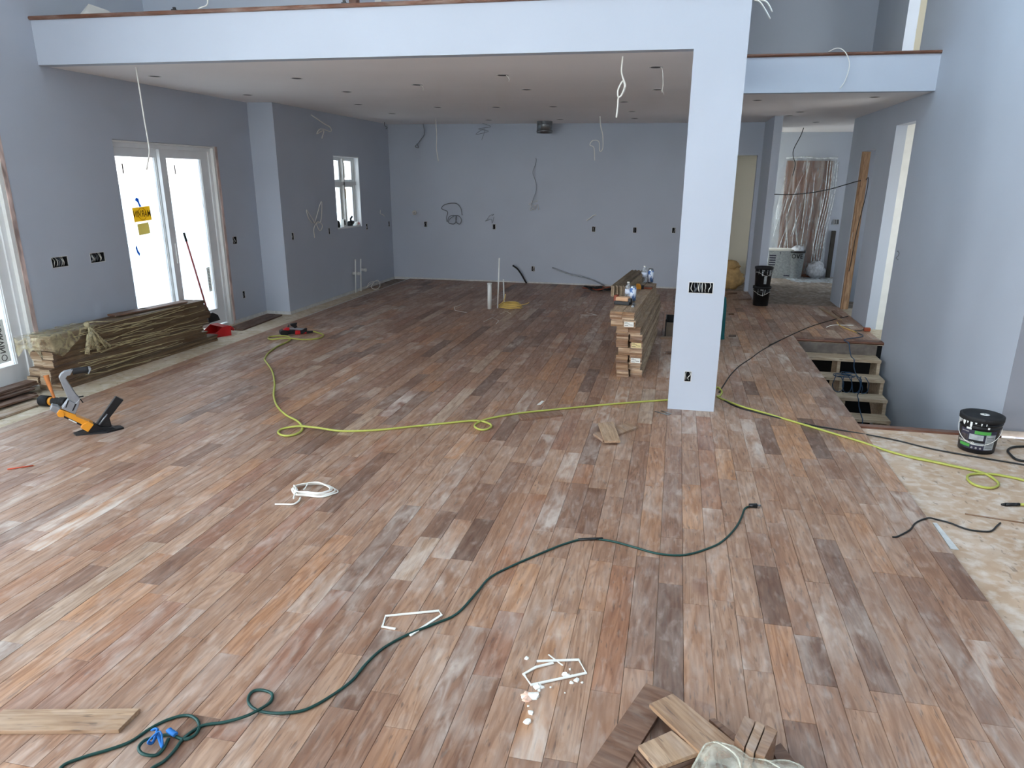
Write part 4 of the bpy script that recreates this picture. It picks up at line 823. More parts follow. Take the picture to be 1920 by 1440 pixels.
# ------------------------------------------------------------------ broom and dustpan at the sliding door
hp = [(8.38, 1.322)][0]; hb = [(8.381, 0.271)][0]; hm = [(8.385, 1.201)][0]
t = thing('broom', 'broom with a red handle leaning against the sliding door', 'broom')
b = MB(); b.tube([(-6.20, hp[0], hp[1]), (-5.99, hb[0], hb[1])], .011, 10, smooth_path=False); b.build('handle', M['redhandle'], t)
v0 = Vector((-6.20, hp[0], hp[1])); v1 = Vector((-5.99, hb[0], hb[1])); b = MB(); b.cyl(v0 + (v0 - v1).normalized() * .004, v0 + (v1 - v0) * .10, .0135); b.build('grip', M['rubber'], t)
b = MB(); b.cyl(v1 + (v0 - v1) * .09, v1, .016, .03, 12); b.build('socket', M['black'], t)
b = MB(); vs = []
for z, w_, dd in ((hb[1] + .02, .05, .025), (hb[1] - .03, .13, .03), (hb[1] - .10, .15, .04)): vs += [(v1.x - dd, v1.y - w_ * .4, z), (v1.x + dd, v1.y - w_ * .4, z), (v1.x + dd, v1.y + w_ * 1.2, z), (v1.x - dd, v1.y + w_ * 1.2, z)]
b.add(vs, [(0, 3, 2, 1), (8, 9, 10, 11)] + [(L + j, L + (j + 1) % 4, L + 4 + (j + 1) % 4, L + 4 + j) for L in (0, 4) for j in range(4)]); b.build('bristles', M['black'], t)
t = thing('dustpan', 'red plastic dustpan on the floor below the broom', 'dustpan', (-5.98, 8.42, SUB), -.45)
b = MB(); b.box(-.15, .15, -.13, .15, 0, .006); b.build('pan', M['red'], t)
for s in (-1, 1):
    b = MB(); b.prism([(-.13, .0), (.17, .0), (.17, .13), (.06, .13)], s * .15 - .004, s * .15 + .004, lambda a, c, tt_: (tt_, a, c)); b.build('side_wall', M['red'], t)
MB().box(-.15, .15, .145, .155, 0, .13).build('back_wall', M['red'], t); MB().box(-.15, .15, .05, .15, .122, .13).build('hood', M['red'], t)
b = MB(); b.tube([(-.03, .15, .10), (-.03, .24, .09), (-.03, .28, .04), (.03, .28, .04), (.03, .24, .09), (.03, .15, .10)], .012, 8); b.build('handle', M['red'], t)
# ------------------------------------------------------------------ trim nailer on the hose
tA = Vector((-4.90, 8.70, 0)); td = Vector((.76, .65, 0)); tn = Vector((-.65, .76, 0))
t = thing('finish_nailer', 'red and black finish nailer lying at the end of hose', 'nailer', tA)
def TF(a, c, s): v = td * a + tn * s; return (v.x, v.y, max(c, .003))
TP = [('drive_head', [(-0.231, 0.063), (-0.189, 0.08), (-0.133, 0.069), (-0.121, 0.035), (-0.138, 0.003), (-0.196, 0.001), (-0.234, 0.027)], .10, 'black'), ('nose', [(-0.19, 0.077), (-0.135, 0.105), (-0.103, 0.109), (-0.107, 0.067), (-0.139, 0.067)], .07, 'red'),
      ('trigger_guard', [(-0.13, 0.102), (-0.106, 0.145), (-0.099, 0.138), (-0.104, 0.094)], .03, 'black'), ('magazine', [(-0.106, 0.103), (0.09, 0.076), (0.085, 0.043), (-0.109, 0.079)], .03, 'alu'),
      ('clamp', [(-0.085, 0.149), (0.006, 0.157), (-0.011, 0.128), (0.004, 0.102), (-0.032, 0.087), (-0.087, 0.128)], .05, 'black'), ('body', [(-0.139, 0.067), (-0.028, 0.063), (-0.032, 0.014), (-0.138, 0.012)], .06, 'black'),
      ('cylinder', [(-0.035, 0.057), (0.032, 0.051), (0.03, -0.01), (-0.04, -0.003)], .085, 'red'), ('rear_block', [(0.032, 0.048), (0.126, 0.079), (0.122, 0.031), (0.066, -0.001), (0.031, -0.004)], .06, 'black'), ('rear_cap', [(0.063, 0.027), (0.116, 0.025), (0.113, -0.014), (0.06, -0.009)], .055, 'red'), ('handle', [(0.113, 0.023), (0.207, 0.005), (0.205, -0.015), (0.11, -0.011)], .03, 'rubber')]
for nm, poly, th, m_ in TP:
    b = MB(); b.prism(poly, -th / 2, th / 2, TF); b.build(nm, M[m_], t, bevel=.006)
# ------------------------------------------------------------------ hose and cords
def cord(name, label, cat, pts, r, m, z=None, sub=5, sides=8, zmap=None):
    b = MB(); P = []
    for i, q in enumerate(pts): P.append((q[0], q[1], (r + (zmap or {}).get(i, 0.0) + (SUB + .002 if q[0] > XE + .02 and q[1] < YF else 0.0))) if len(q) == 2 else q)
    b.tube(P, r, sides, False, sub); return b.build(name, M[m], None, label, cat)
H = [(-4.729, 8.806), (-4.657, 8.813), (-4.555, 8.74), (-4.502, 8.65), (-4.484, 8.511), (-4.536, 8.428), (-4.655, 8.378), (-4.793, 8.343), (-4.919, 8.297), (-5.042, 8.28), (-5.122, 8.335), (-5.142, 8.429), (-5.075, 8.504), (-4.966, 8.517), (-4.867, 8.442), (-4.798, 8.32), (-4.769, 8.164), (-4.762, 7.956), (-4.714, 7.719), (-4.656, 7.519), (-4.564, 7.316)]
H += [(-4.53, 7.259), (-4.2, 6.847), (-3.914, 6.406), (-3.692, 6.006), (-3.483, 5.708), (-3.272, 5.491), (-3.104, 5.371), (-2.984, 5.241), (-2.933, 5.115), (-2.961, 5.02), (-3.031, 5.004), (-3.104, 5.062), (-3.114, 5.15), (-2.997, 5.205), (-2.836, 5.207), (-2.614, 5.213)]
H += [(-2.336, 5.302), (-2.078, 5.456), (-1.812, 5.614), (-1.62, 5.724), (-1.504, 5.712), (-1.429, 5.634), (-1.443, 5.537), (-1.499, 5.514), (-1.563, 5.578), (-1.566, 5.673), (-1.498, 5.813), (-1.27, 6.022), (-0.929, 6.232), (-0.511, 6.478), (-0.022, 6.73)]
H += [(.25, 6.83), (.40, 6.90)] + [(0.517, 7.311), (0.556, 7.258), (0.565, 7.148), (0.535, 7.013), (0.513, 6.992), (0.561, 6.905), (0.657, 6.78), (0.75, 6.679), (0.852, 6.6)]
H += [(1.103, 6.382), (1.36, 6.155), (1.596, 5.945), (1.767, 5.82), (1.929, 5.701), (2.096, 5.627), (2.295, 5.53)] + [(1.909, 5.732), (2.058, 5.645), (2.203, 5.571), (2.3, 5.528), (2.358, 5.463), (2.379, 5.345), (2.36, 5.267), (2.294, 5.201), (2.229, 5.208), (2.189, 5.256), (2.188, 5.346), (2.225, 5.424), (2.287, 5.462), (2.391, 5.478), (2.467, 5.464), (2.578, 5.406), (2.681, 5.284)]
HZ = {0: .02, 7: .012, 8: .014, 14: .0, 34: .014, 35: .014, 43: .0}
cord('air_hose', 'long yellow air hose looping across the floor past the column', 'hose', H, .0092, 'hose', zmap=HZ)
t2 = MB(); t2.cyl((H[0][0] - .06, H[0][1] - .05, .03), (H[0][0] + .0, H[0][1] + .0, .026), .012, .010); t2.build('hose_coupler', M['black'], None, 'black coupler joining the yellow hose to the finish nailer', 'coupler')
G = [(0.592, 4.477), (0.561, 4.43), (0.531, 4.298), (0.488, 4.154), (0.415, 3.984), (0.334, 3.866), (0.182, 3.737), (0.033, 3.716), (-0.104, 3.76), (-0.247, 3.806), (-0.388, 3.801), (-0.502, 3.715), (-0.631, 3.559), (-0.761, 3.386), (-0.839, 3.256), (-0.866, 3.118)]
G += [(-0.912, 2.905), (-0.993, 2.797), (-1.084, 2.694), (-1.159, 2.571), (-1.191, 2.445), (-1.202, 2.34), (-1.244, 2.235), (-1.306, 2.138), (-1.384, 2.099), (-1.467, 2.088), (-1.527, 2.104), (-1.565, 2.141), (-1.572, 2.186), (-1.535, 2.202), (-1.487, 2.189), (-1.468, 2.147), (-1.48, 2.092), (-1.516, 2.041), (-1.581, 2.005), (-1.648, 1.974), (-1.672, 1.937), (-1.682, 1.891), (-1.676, 1.831), (-1.68, 1.781), (-1.701, 1.74), (-1.707, 1.658), (-1.795, 1.595), (-1.948, 1.617), (-2.018, 1.68), (-1.975, 1.738), (-1.918, 1.784), (-1.865, 1.838), (-1.838, 1.914), (-1.802, 1.971), (-1.75, 2.006), (-1.696, 1.994), (-1.657, 1.954), (-1.654, 1.911), (-1.683, 1.892), (-1.74, 1.902), (-1.781, 1.883), (-1.807, 1.847), (-1.804, 1.81), (-1.769, 1.788), (-1.728, 1.801), (-1.721, 1.834), (-1.736, 1.883)]
cord('extension_cord', 'dark green extension cord snaking across the foreground boards', 'cord', G, .0062, 'green', zmap={32: .008, 33: .008, 57: .01, 58: .01, 59: .01, 63: .01, 64: .01})
p = [(0.592, 4.477), (0.644, 4.497)]; t = thing('cord_plug', 'black plug at the end of dark green extension cord', 'plug', (p[0][0], p[0][1], 0)); b = MB(); b.cyl((0, 0, .012), (.05, .005, .014), .013, .016, 10); b.build('plug_body', M['black'], t); b = MB(); b.tube([(.05, -.001, .016), (.075, 0, .017)], .003, 4, smooth_path=False); b.tube([(.05, .012, .016), (.075, .014, .017)], .003, 4, smooth_path=False); b.build('prongs', M['metal'], t)
p = [(-0.435, 3.777), (-0.295, 3.822)]; b = MB(); b.tube([(p[0][0], p[0][1], .009), (p[1][0], p[1][1], .009)], .009, 6, smooth_path=False, flat=.8); b.build('tape_wrap', M['blackcord'], None, 'dark tape wrapped round the green cord mid-length', 'tape')
p = [(-1.805, 1.908), (-1.801, 1.882), (-1.769, 1.875), (-1.775, 1.848), (-1.778, 1.832), (-1.751, 1.866), (-1.723, 1.834), (-1.778, 1.88)]
b = MB(); b.tube([(x, y, .012 + .02 * (i % 3)) for i, (x, y) in enumerate(p)], .007, 6, False, 4, flat=.45); b.build('tape_tie', M['bluetape'], None, 'crumpled blue tape tie on the green cord loop', 'tape')
p = [(-1.759, 1.915), (-1.74, 1.906), (-1.715, 1.898)]; b = MB(); b.tube([(x, y, .015) for x, y in p], .012, 6, False, 4, flat=.6); b.build('tape_tie', M['bluetape'], None, 'small blue tape flag beside the crumpled tape tie', 'tape')
cord('black_cord', 'black cord running from column base towards the hall', 'cord', [(0.538, 7.156), (0.597, 7.437), (0.698, 7.897), (0.825, 8.33), (0.977, 8.719), (1.174, 9.248), (1.502, 9.978)] + [(1.281, 9.534), (1.502, 9.978), (1.741, 10.459), (1.996, 10.946), (2.252, 11.361), (2.51, 11.723), (2.756, 12.043)], .006, 'blackcord')
cord('black_cord', 'black cord running from column base to the black pail', 'cord', [(0.522, 6.994), (0.67, 6.705), (0.892, 6.528), (1.242, 6.316), (1.514, 6.214)] + [(1.875, 6.128), (2.136, 5.957), (2.422, 5.846), (2.719, 5.747), (2.909, 5.684)], .006, 'blackcord')
cord('black_cord', 'black cord loop at the right edge beside the pail', 'cord', [(2.966, 6.215), (2.896, 6.185), (2.794, 6.142), (2.723, 6.051), (2.705, 5.959), (2.704, 5.853), (2.751, 5.827), (2.81, 5.835)], .009, 'blackcord')
cord('cable_offcut', 'short black cable offcut across the floorboard edge', 'cable', [(1.398, 4.231), (1.431, 4.248), (1.528, 4.356), (1.578, 4.446), (1.629, 4.508), (1.695, 4.559), (1.758, 4.581)] + [(1.82, 4.55), (1.866, 4.5), (1.917, 4.472), (1.998, 4.473), (2.041, 4.501), (2.091, 4.571), (2.131, 4.623)], .0055, 'blackcord')
# ------------------------------------------------------------------ small things on the right-hand subfloor
p = [(2.246, 4.915), (2.364, 4.942), (2.484, 4.97)]
t = thing('marker_pen', 'black-capped green marker at the right edge of subfloor', 'marker', (p[0][0], p[0][1], SUB)); d = (Vector(p[1] + (0,)) - Vector(p[0] + (0,)))
b = MB(); b.cyl((0, 0, .012), d * .2 + Vector((0, 0, .012)), .006, .011, 10); b.cyl(d * .2 + Vector((0, 0, .012)), d + Vector((0, 0, .012)), .012, .012, 10); b.build('cap', M['black'], t); b = MB(); b.cyl(d + Vector((0, 0, .012)), d * 1.9 + Vector((0, 0, .012)), .0095, .0095, 10); b.build('barrel', M['hose'], t)
p = [(1.962, 4.723), (2.283, 4.666), (2.426, 4.638)]; b = MB(); b.tube([(p[0][0], p[0][1], SUB + .005), (p[2][0], p[2][1], SUB + .005)], .006, 4, smooth_path=False, flat=.6); b.build('wood_sliver', M['offcut'], None, 'long thin wood sliver pointing off the right edge', 'sliver')
p = [(1.709, 4.539), (1.706, 4.395), (1.706, 4.195)]; b = MB(); b.prism([(p[0][0] + .005, p[0][1]), (p[2][0] + .0, p[2][1]), (p[2][0] + .045, p[2][1]), (p[0][0] + .03, p[0][1])], SUB, SUB + .004, lambda a, c, t_: (a, c, t_)); b.build('trim_7', M['drywall'], kind='structure')
# ------------------------------------------------------------------ loose cable and strapping on the floor
t = thing('cable_coil', 'coiled white cable tied in an oval on the boards', 'cable', [(-2.284, 3.991)][0] + (0,))
c0 = [(-2.284, 3.991)][0]; ring = [(-2.111, 4.09), (-2.184, 4.147), (-2.279, 4.171), (-2.361, 4.137), (-2.419, 4.086), (-2.414, 4.034), (-2.358, 3.974), (-2.274, 3.972), (-2.17, 3.989), (-2.12, 4.036)]
for k in range(5):
    rr = random.Random(k); b = MB(); b.tube([((x - c0[0]) * (1 - .05 * k) + rr.uniform(-.006, .006), (y - c0[1]) * (1 - .05 * k) + rr.uniform(-.006, .006), .006 + .007 * k + rr.uniform(0, .004)) for x, y in ring], .0045, 6, True, 4); b.build('loop', M['whitewire'], t)
q = [(-2.303, 3.944), (-2.288, 3.892), (-2.298, 3.841), (-2.354, 3.828), (-2.412, 3.815)]; b = MB(); b.tube([(x - c0[0], y - c0[1], .008) for x, y in q], .006, 6); b.build('tail', M['whitewire'], t)
q = [(-2.418, 4.071), (-2.355, 4.004), (-2.342, 3.949), (-2.315, 3.878)]; b = MB(); b.tube([(x - c0[0], y - c0[1], .03) for x, y in q], .005, 6); b.build('tie', M['whitewire'], t)
q = [(-2.334, 4.105), (-2.313, 4.028), (-2.315, 4.013)]; b = MB(); b.tube([(x - c0[0], y - c0[1], .035) for x, y in q], .004, 6); b.build('tie', M['whitewire'], t)
def strap(label, pts, r=.0085):
    b = MB(); b.tube([(x, y, .004 + .002 * (i % 2)) for i, (x, y) in enumerate(pts)], r, 4, smooth_path=False, flat=.4, shade=False); return b.build('plastic_strap', M['whitewire'], None, label, 'strap', 'cut plastic straps')
strap('cut white plastic strap lying across the green cord', [(-1.16, 2.722), (-1.226, 2.722), (-1.245, 2.81), (-1.006, 2.906), (-0.983, 2.878), (-1.074, 2.685)])
strap('cut white plastic strap bent into a hexagon among chips', [(-0.467, 2.633), (-0.287, 2.681), (-0.244, 2.602), (-0.461, 2.473), (-0.506, 2.536), (-0.461, 2.592), (-0.393, 2.638)])
strap('short straight white sliver crossing the bent strap', [(-0.424, 2.69), (-0.35, 2.627)], .004)
strap('thin bent white wire on boards left of the pipe stubs', [(-3.439, 11.582), (-3.477, 11.246), (-3.376, 10.963), (-3.144, 10.827)], .006); strap('thin bent white wire on boards below the pipe stubs', [(-2.691, 10.154), (-2.647, 10.518), (-2.498, 10.305), (-2.471, 10.029)], .006)
strap('pair of thin white sticks on boards left of the stack', [(-1.372, 11.101), (-1.109, 11.122), (-1.3, 11.314)], .006); strap('pink thin strip on the boards under the yellow coil', [(-2.601, 10.849), (-2.56, 11.104), (-2.435, 10.873)], .006)
rr = random.Random(11); CH = [(-0.514, 2.645), (-0.331, 2.575), (-0.32, 2.569), (-0.298, 2.528), (-0.278, 2.547), (-0.431, 2.475), (-0.415, 2.473), (-0.472, 2.415), (-0.476, 2.397), (-0.438, 2.418), (-0.461, 2.388), (-0.421, 2.451), (-0.448, 2.352), (-0.43, 2.315), (-0.434, 2.267), (-0.316, 2.614), (-0.379, 2.481), (-0.254, 2.539), (-0.316, 2.46), (-0.302, 2.575)]
sz = [.012, .016, .013, .011, .015, .02, .014, .02, .012, .03, .02, .008, .006, .014, .016, .006, .005, .006, .004, .005]
CL = ['lone white paint chip above the bent strap', 'white chip inside the bent strap, at its right end', 'folded white chip on the lower side of the bent strap', 'small white chip just below the bent strap', 'white chip with a pink edge below the bent strap', 'white chip on the lower left corner of the bent strap', 'pointed white chip beside the strap corner', 'pink chip left of the largest white chip', 'tiny chip at the far left of the chip cluster', 'largest white chip in the cluster', 'pink and white chip below the pink one', 'thin chip above the largest white chip, right', 'tiny chip between the cluster and the lower chips', 'upper of the two lowest white chips', 'lowest white chip below the bent strap', 'tiny white crumb inside the upper right of bent strap', 'tiny white crumb under the middle of the bent strap', 'tiny white crumb farthest right, below the bent strap', 'tiny white crumb lowest, below the middle of the strap', 'tiny white crumb touching the right end of the strap']
for i, (x, y) in enumerate(CH):
    n = 7; s = sz[i]; top = [(x + s * rr.uniform(.55, 1.2) * math.cos(2 * math.pi * j / n), y + s * rr.uniform(.55, 1.2) * math.sin(2 * math.pi * j / n)) for j in range(n)]
    b = MB(); b.add([(u, v, .0005) for u, v in top] + [(x + (u - x) * .9, y + (v - y) * .9, .004 + rr.uniform(0, s * .35)) for u, v in top] + [(x, y, .004 + s * .3)], [tuple(range(n))[::-1]] + [(j, (j + 1) % n, n + (j + 1) % n, n + j) for j in range(n)] + [(n + j, n + (j + 1) % n, 2 * n) for j in range(n)])
    mm = 'pinkchip' if i in (7, 10) else 'chip'
    if mm not in M: M['chip'] = mat('white_chip', rgb(232, 230, 222), .8, var=.08, scale=60); M['pinkchip'] = mat('pink_chip', rgb(228, 190, 168), .8, var=.08, scale=60)
    b.build('paint_chip', M[mm], None, CL[i] if i < len(CL) else 'crumb-sized white chip scattered around the bent strap', 'paint chip', 'paint chips on the floor')
p = [(-4.58, 3.918), (-4.458, 4.019)]; b = MB(); b.tube([(p[0][0], p[0][1], .005), (p[1][0], p[1][1], .005)], .005, 6, smooth_path=False); t = b.build('pencil', mat('red_pencil', rgb(190, 74, 44), .5), None, 'red pencil on the boards at the left edge', 'pencil')
b = MB(); b.cyl((p[1][0], p[1][1], .005), (p[1][0] + (p[1][0] - p[0][0]) * .08, p[1][1] + (p[1][1] - p[0][1]) * .08, .005), .0045, .001, 6); b.build('tip', M['card'], t)
p = [(-1.146, 6.377), (-1.124, 6.542)]; b = MB(); b.add([(p[0][0] + a, p[0][1] + c, z) for a, c, z in ((-.02, -.05, .001), (.015, -.03, .001), (.03, .09, .001), (.0, .1, .001), (-.01, 0, .004), (.02, .05, .005))], [(0, 1, 4), (1, 5, 4), (1, 2, 5), (2, 3, 5), (3, 4, 5), (3, 0, 4)]); b.build('paper_scrap', M['paper'], None, 'small white paper scrap above the yellow hose', 'scrap')
for i, (a, lab) in enumerate((((1228, 772, 1255, 779), 'shiny metal strip at the foot of the column, upper one'), ((1240, 770, 1258, 776), 'shiny metal strip at the foot of the column, shorter one'))):
    p = [[(-0.072, 6.383), (0.059, 6.303)], [(-0.014, 6.413), (0.073, 6.338)]][i]; b = MB(); b.tube([(p[0][0], p[0][1], .004), (p[1][0], p[1][1], .004)], .008, 4, smooth_path=False, flat=.4); b.build('metal_strip', M['metal'], None, lab, 'strip')
# ------------------------------------------------------------------ board offcuts
def slab(label, c, z0=.0, th=.019, m='offcut', name='board_offcut', group=None, lift=None):
    """flat board from four floor corners; grain along its own length"""
    c = [Vector((x, y, 0)) for x, y in c]; o = sum(c, Vector()) / 4; L = (c[1] - c[0]); ang = math.atan2(L.y, L.x)
    Rm = Matrix.Rotation(-ang, 4, 'Z'); q = [Rm @ (v - o) for v in c]; lift = lift or (0, 0, 0, 0)
    b = MB(); b.add([(v.x, v.y, l) for v, l in zip(q, lift)] + [(v.x, v.y, th + l) for v, l in zip(q, lift)], [(0, 3, 2, 1), (4, 5, 6, 7)] + [(j, (j + 1) % 4, 4 + (j + 1) % 4, 4 + j) for j in range(4)])
    ob = b.build(name, M[m], None, label, 'board', group or 'board offcuts', bevel=.0015); ob.location = (o.x, o.y, z0); ob.rotation_euler = (0, 0, ang)
    # tongue along the far long side
    d = (q[2] - q[3]); b = MB(); a0 = q[3]; a1 = q[2]; nrm = Vector((-d.y, d.x, 0)).normalized() * .005
    b.add([(a.x + n.x, a.y + n.y, z + l) for z in (.006, .011) for a, l, n in ((a0, lift[3], nrm * 0), (a1, lift[2], nrm * 0), (a1, lift[2], nrm), (a0, lift[3], nrm))], [(0, 3, 2, 1), (4, 5, 6, 7)] + [(j, (j + 1) % 4, 4 + (j + 1) % 4, 4 + j) for j in range(4)]); b.build('tongue', M[m], ob)
    return ob
M['palecut'] = wood('pale_offcut_wood', [(0, rgb(178, 148, 118)), (1, rgb(188, 158, 128))], dust=.3, rough=.5, along='X')
slab('pale board offcut lying flat at the bottom left corner', [(-2.429, 1.757), (-1.94, 1.871), (-1.942, 1.988), (-2.459, 1.868)], m='palecut')
cut = 'offcuts in the lower right corner'
K = lambda *a: a
slab('long dull offcut lying on the boards at the bottom, leftmost', [(-0.183, 2.055), (0.01, 2.574), (0.122, 2.54), (-0.043, 2.092)], 0, m='darkboard', group=cut)
slab('long reddish offcut slanting over the others near the bottom', [(0.028, 2.386), (0.211, 2.171), (0.282, 2.237), (0.374, 2.223)][:0] or [(0.028, 2.382), (0.235, 2.146), (0.378, 2.211), (0.118, 2.463)], .056, group=cut)
slab('square pale offcut on top of a short pile, near clear bag', [(-0.003, 2.164), (0.067, 2.075), (0.212, 2.178), (0.115, 2.267)], .046, m='palecut', group=cut)
slab('dark short offcut under the square pale one, lower', [(-0.016, 2.155), (0.059, 2.067), (0.217, 2.186), (0.115, 2.275)], .0, m='darkboard', group=cut); slab('dark short offcut under the square pale one, upper', [(-0.012, 2.162), (0.063, 2.074), (0.216, 2.182), (0.114, 2.271)], .023, m='darkboard', group=cut)
slab('thin dark offcut edge behind the slanting reddish one', [(0.258, 2.383), (0.396, 2.227), (0.432, 2.248), (0.279, 2.394)], .026, m='darkboard', group=cut)
q = [(0.377, 2.328), (0.42, 2.312), (0.453, 2.297), (0.494, 2.277)]; f_ = [(0.334, 2.208), (0.368, 2.165), (0.399, 2.146), (0.435, 2.138)]
for i in range(3):
    slab(['small upright offcut in the leaning row, leftmost', 'small upright offcut in the leaning row, middle', 'small upright offcut in the leaning row, rightmost'][i], [f_[i], (f_[i + 1][0] - .006, f_[i + 1][1] - .004), (q[i + 1][0] - .006, q[i + 1][1] - .004), q[i]], .0, .13, group=cut)
slab('flat offcut half hidden by the clear bag, rightmost', [(0.481, 2.308), (0.507, 2.206), (0.576, 2.228), (0.52, 2.345)], 0, m='darkboard', group=cut)
mid = 'offcuts in the middle of the floor'
slab('short pale offcut on top of the crossed pair mid-floor', [(-0.44, 5.397), (-0.535, 5.826), (-0.414, 5.9), (-0.317, 5.435)], .0215, m='palecut', group=mid); slab('darker offcut crossing under the pale one mid-floor', [(-0.553, 5.611), (-0.46, 5.47), (-0.2, 5.867), (-0.298, 5.957)], 0, group=mid)
slab('narrow offcut lying against the yellow hose mid-floor', [(-1.207, 5.84), (-0.875, 6.054), (-0.925, 6.169), (-1.262, 5.964)], 0, m='darkboard', group=mid)
# clear plastic bag at the bottom edge
t = thing('plastic_bag', 'clear crumpled plastic bag at the bottom edge on offcuts', 'bag', [(0.418, 2.144)][0] + (0,)); rr = random.Random(8); n1, n2 = 26, 14; vs = []
o0 = [(0.418, 2.144)][0]; edge = [(0.179, 2.038), (0.206, 2.104), (0.231, 2.166), (0.271, 2.185), (0.323, 2.179), (0.364, 2.152), (0.381, 2.136), (0.427, 2.137), (0.45, 2.136), (0.498, 2.152), (0.542, 2.14), (0.564, 2.123)]
edge = [Vector((x - o0[0], y - o0[1], 0)) for x, y in edge]; edge = catmull(edge, 3)
for i in range(len(edge)):
    for j in range(n2):
        f = max(0, j - 1) / (n2 - 2); e = edge[i]; y = e.y - f * .42 + (.02 if j == 0 else 0); x = e.x + e.x * .15 * f
        z = .005 if j == 0 else .115 + .07 * math.sin(min(1, f * 2.2) * math.pi / 2) - .09 * f + rr.uniform(-.007, .007) + .018 * math.sin(i * .8 + f * 5) * min(1, f * 4)
        vs.append((x, y, z))
b = MB(); b.add(vs, [(i * n2 + j, i * n2 + j + 1, (i + 1) * n2 + j + 1, (i + 1) * n2 + j) for i in range(len(edge) - 1) for j in range(n2 - 1)], True); b.build('film_body', M['bag'], t)
b = MB(); b.tube([(e.x, e.y - .004, .118) for e in edge[::2]], .004, 5, False, 3, flat=.6); b.build('rolled_edge', M['bag'], t)
for k0 in (8, 20):
    b = MB(); b.tube([(edge[k0].x, edge[k0].y - .01, .125), (edge[k0].x + .02, edge[k0].y - .06, .165), (edge[k0].x + .07, edge[k0].y - .14, .19), (edge[k0].x + .08, edge[k0].y - .25, .17)], .004, 5, False, 4, flat=.6); b.build('crease', M['bag'], t)
# ------------------------------------------------------------------ pails
def cylpatch(parent, name, m, rfun, a0, a1, z0, z1, off=.001, n=14):
    b = MB(); vs = []
    for i in range(n + 1):
        a = a0 + (a1 - a0) * i / n
        for z in (z0(a) if callable(z0) else z0, z1(a) if callable(z1) else z1):
            r = rfun(z) + off; vs.append((r * math.cos(a), r * math.sin(a), z))
    b.add(vs, [(2 * i, 2 * i + 2, 2 * i + 3, 2 * i + 1) for i in range(n)], True); return b.build(name, m, parent)
def pail(label, loc, h, r0, r1, rz=0, detailed=False, group=None, scale=1.0):
    t = thing('pail', label, 'bucket', loc, rz, group); rf = lambda z: r0 + (r1 - r0) * z / h
    b = MB(); b.lathe([(0, 0), (r0 - .004, 0), (r0, .006), (rf(h * .70), h * .70), (rf(h * .7) + .008, h * .705), (rf(h * .72) + .008, h * .725), (rf(h * .73), h * .73), (rf(h * .8), h * .8), (rf(h * .8) + .009, h * .805), (rf(h * .82) + .009, h * .825), (rf(h * .83), h * .83), (r1, h - .03), (r1 - .01, h - .028), (0, h - .028)], seg=36); b.build('body', M['black'], t)
    b = MB(); b.lathe([(r1 + .002, h - .035), (r1 + .011, h - .035), (r1 + .012, h), (r1 + .004, h + .004), (r1 - .004, h + .002), (r1 - .012, h - .014), (0, h - .014)], seg=36); b.build('lid', M['rubber'], t)
    return t, rf
bc = [(2.492, 6.057)][0]
t, rf = pail('black label-covered paint pail on the right subfloor', (bc[0], bc[1], SUB), .295, .128, .145, 0)
h = .295; va = math.atan2(-bc[1], -bc[0])          # side that faces the room
# label
def A(x): return va + x
cylpatch(t, 'label', M['labelnavy'], rf, A(-1.05), A(1.0), .035, .195, .0012, 24)
cylpatch(t, 'label_band', M['labelgreen'], rf, A(-1.0), A(-.35), lambda a: .05, lambda a: .075 , .002); cylpatch(t, 'label_band', M['labelgreen'], rf, A(-.20), A(.62), .165, .192, .002)
cylpatch(t, 'label_picture', M['labelgrey'], rf, A(-.45), A(.28), .115, .16, .002); cylpatch(t, 'label_panel', M['labelgrey'], rf, A(.40), A(.97), .04, .165, .002); cylpatch(t, 'label_panel', M['labelgrey'], rf, A(-.33), A(.36), .072, .092, .002)
cylpatch(t, 'label_picture', mat('dark_picture', rgb(70, 62, 64), .5, var=.5, scale=60), rf, A(-.95), A(-.5), .105, .15, .002); cylpatch(t, 'label_band', M['black'], rf, A(-.45), A(.38), .095, .112, .002)
def bend(cx_, cz, off=.0032): return lambda x, y: ((rf(cz + y) + off) * math.cos(A(cx_ + x / .137)), (rf(cz + y) + off) * math.sin(A(cx_ + x / .137)), cz + y)
lettering('IRONWOOD', .024, bend(-.66, .088), M['paper'], t, bold=True); lettering('premium', .016, bend(-.7, .175), M['paper'], t)
for k in range(3):
    b = MB(); b.tube([((rf(.05) + .003) * math.cos(A(-.22 + k * .22 + .04 * math.cos(q * .8))), (rf(.05) + .003) * math.sin(A(-.22 + k * .22 + .04 * math.cos(q * .8))), .05 + .006 * math.sin(q * .8)) for q in range(8)], .0016, 4, True, 1); b.build('printed_icon', M['paper'], t)
for k in range(8): cylpatch(t, 'print_line', M['print'], rf, A(.46), A(.88), .055 + k * .012, .058 + k * .012, .0026, 6)
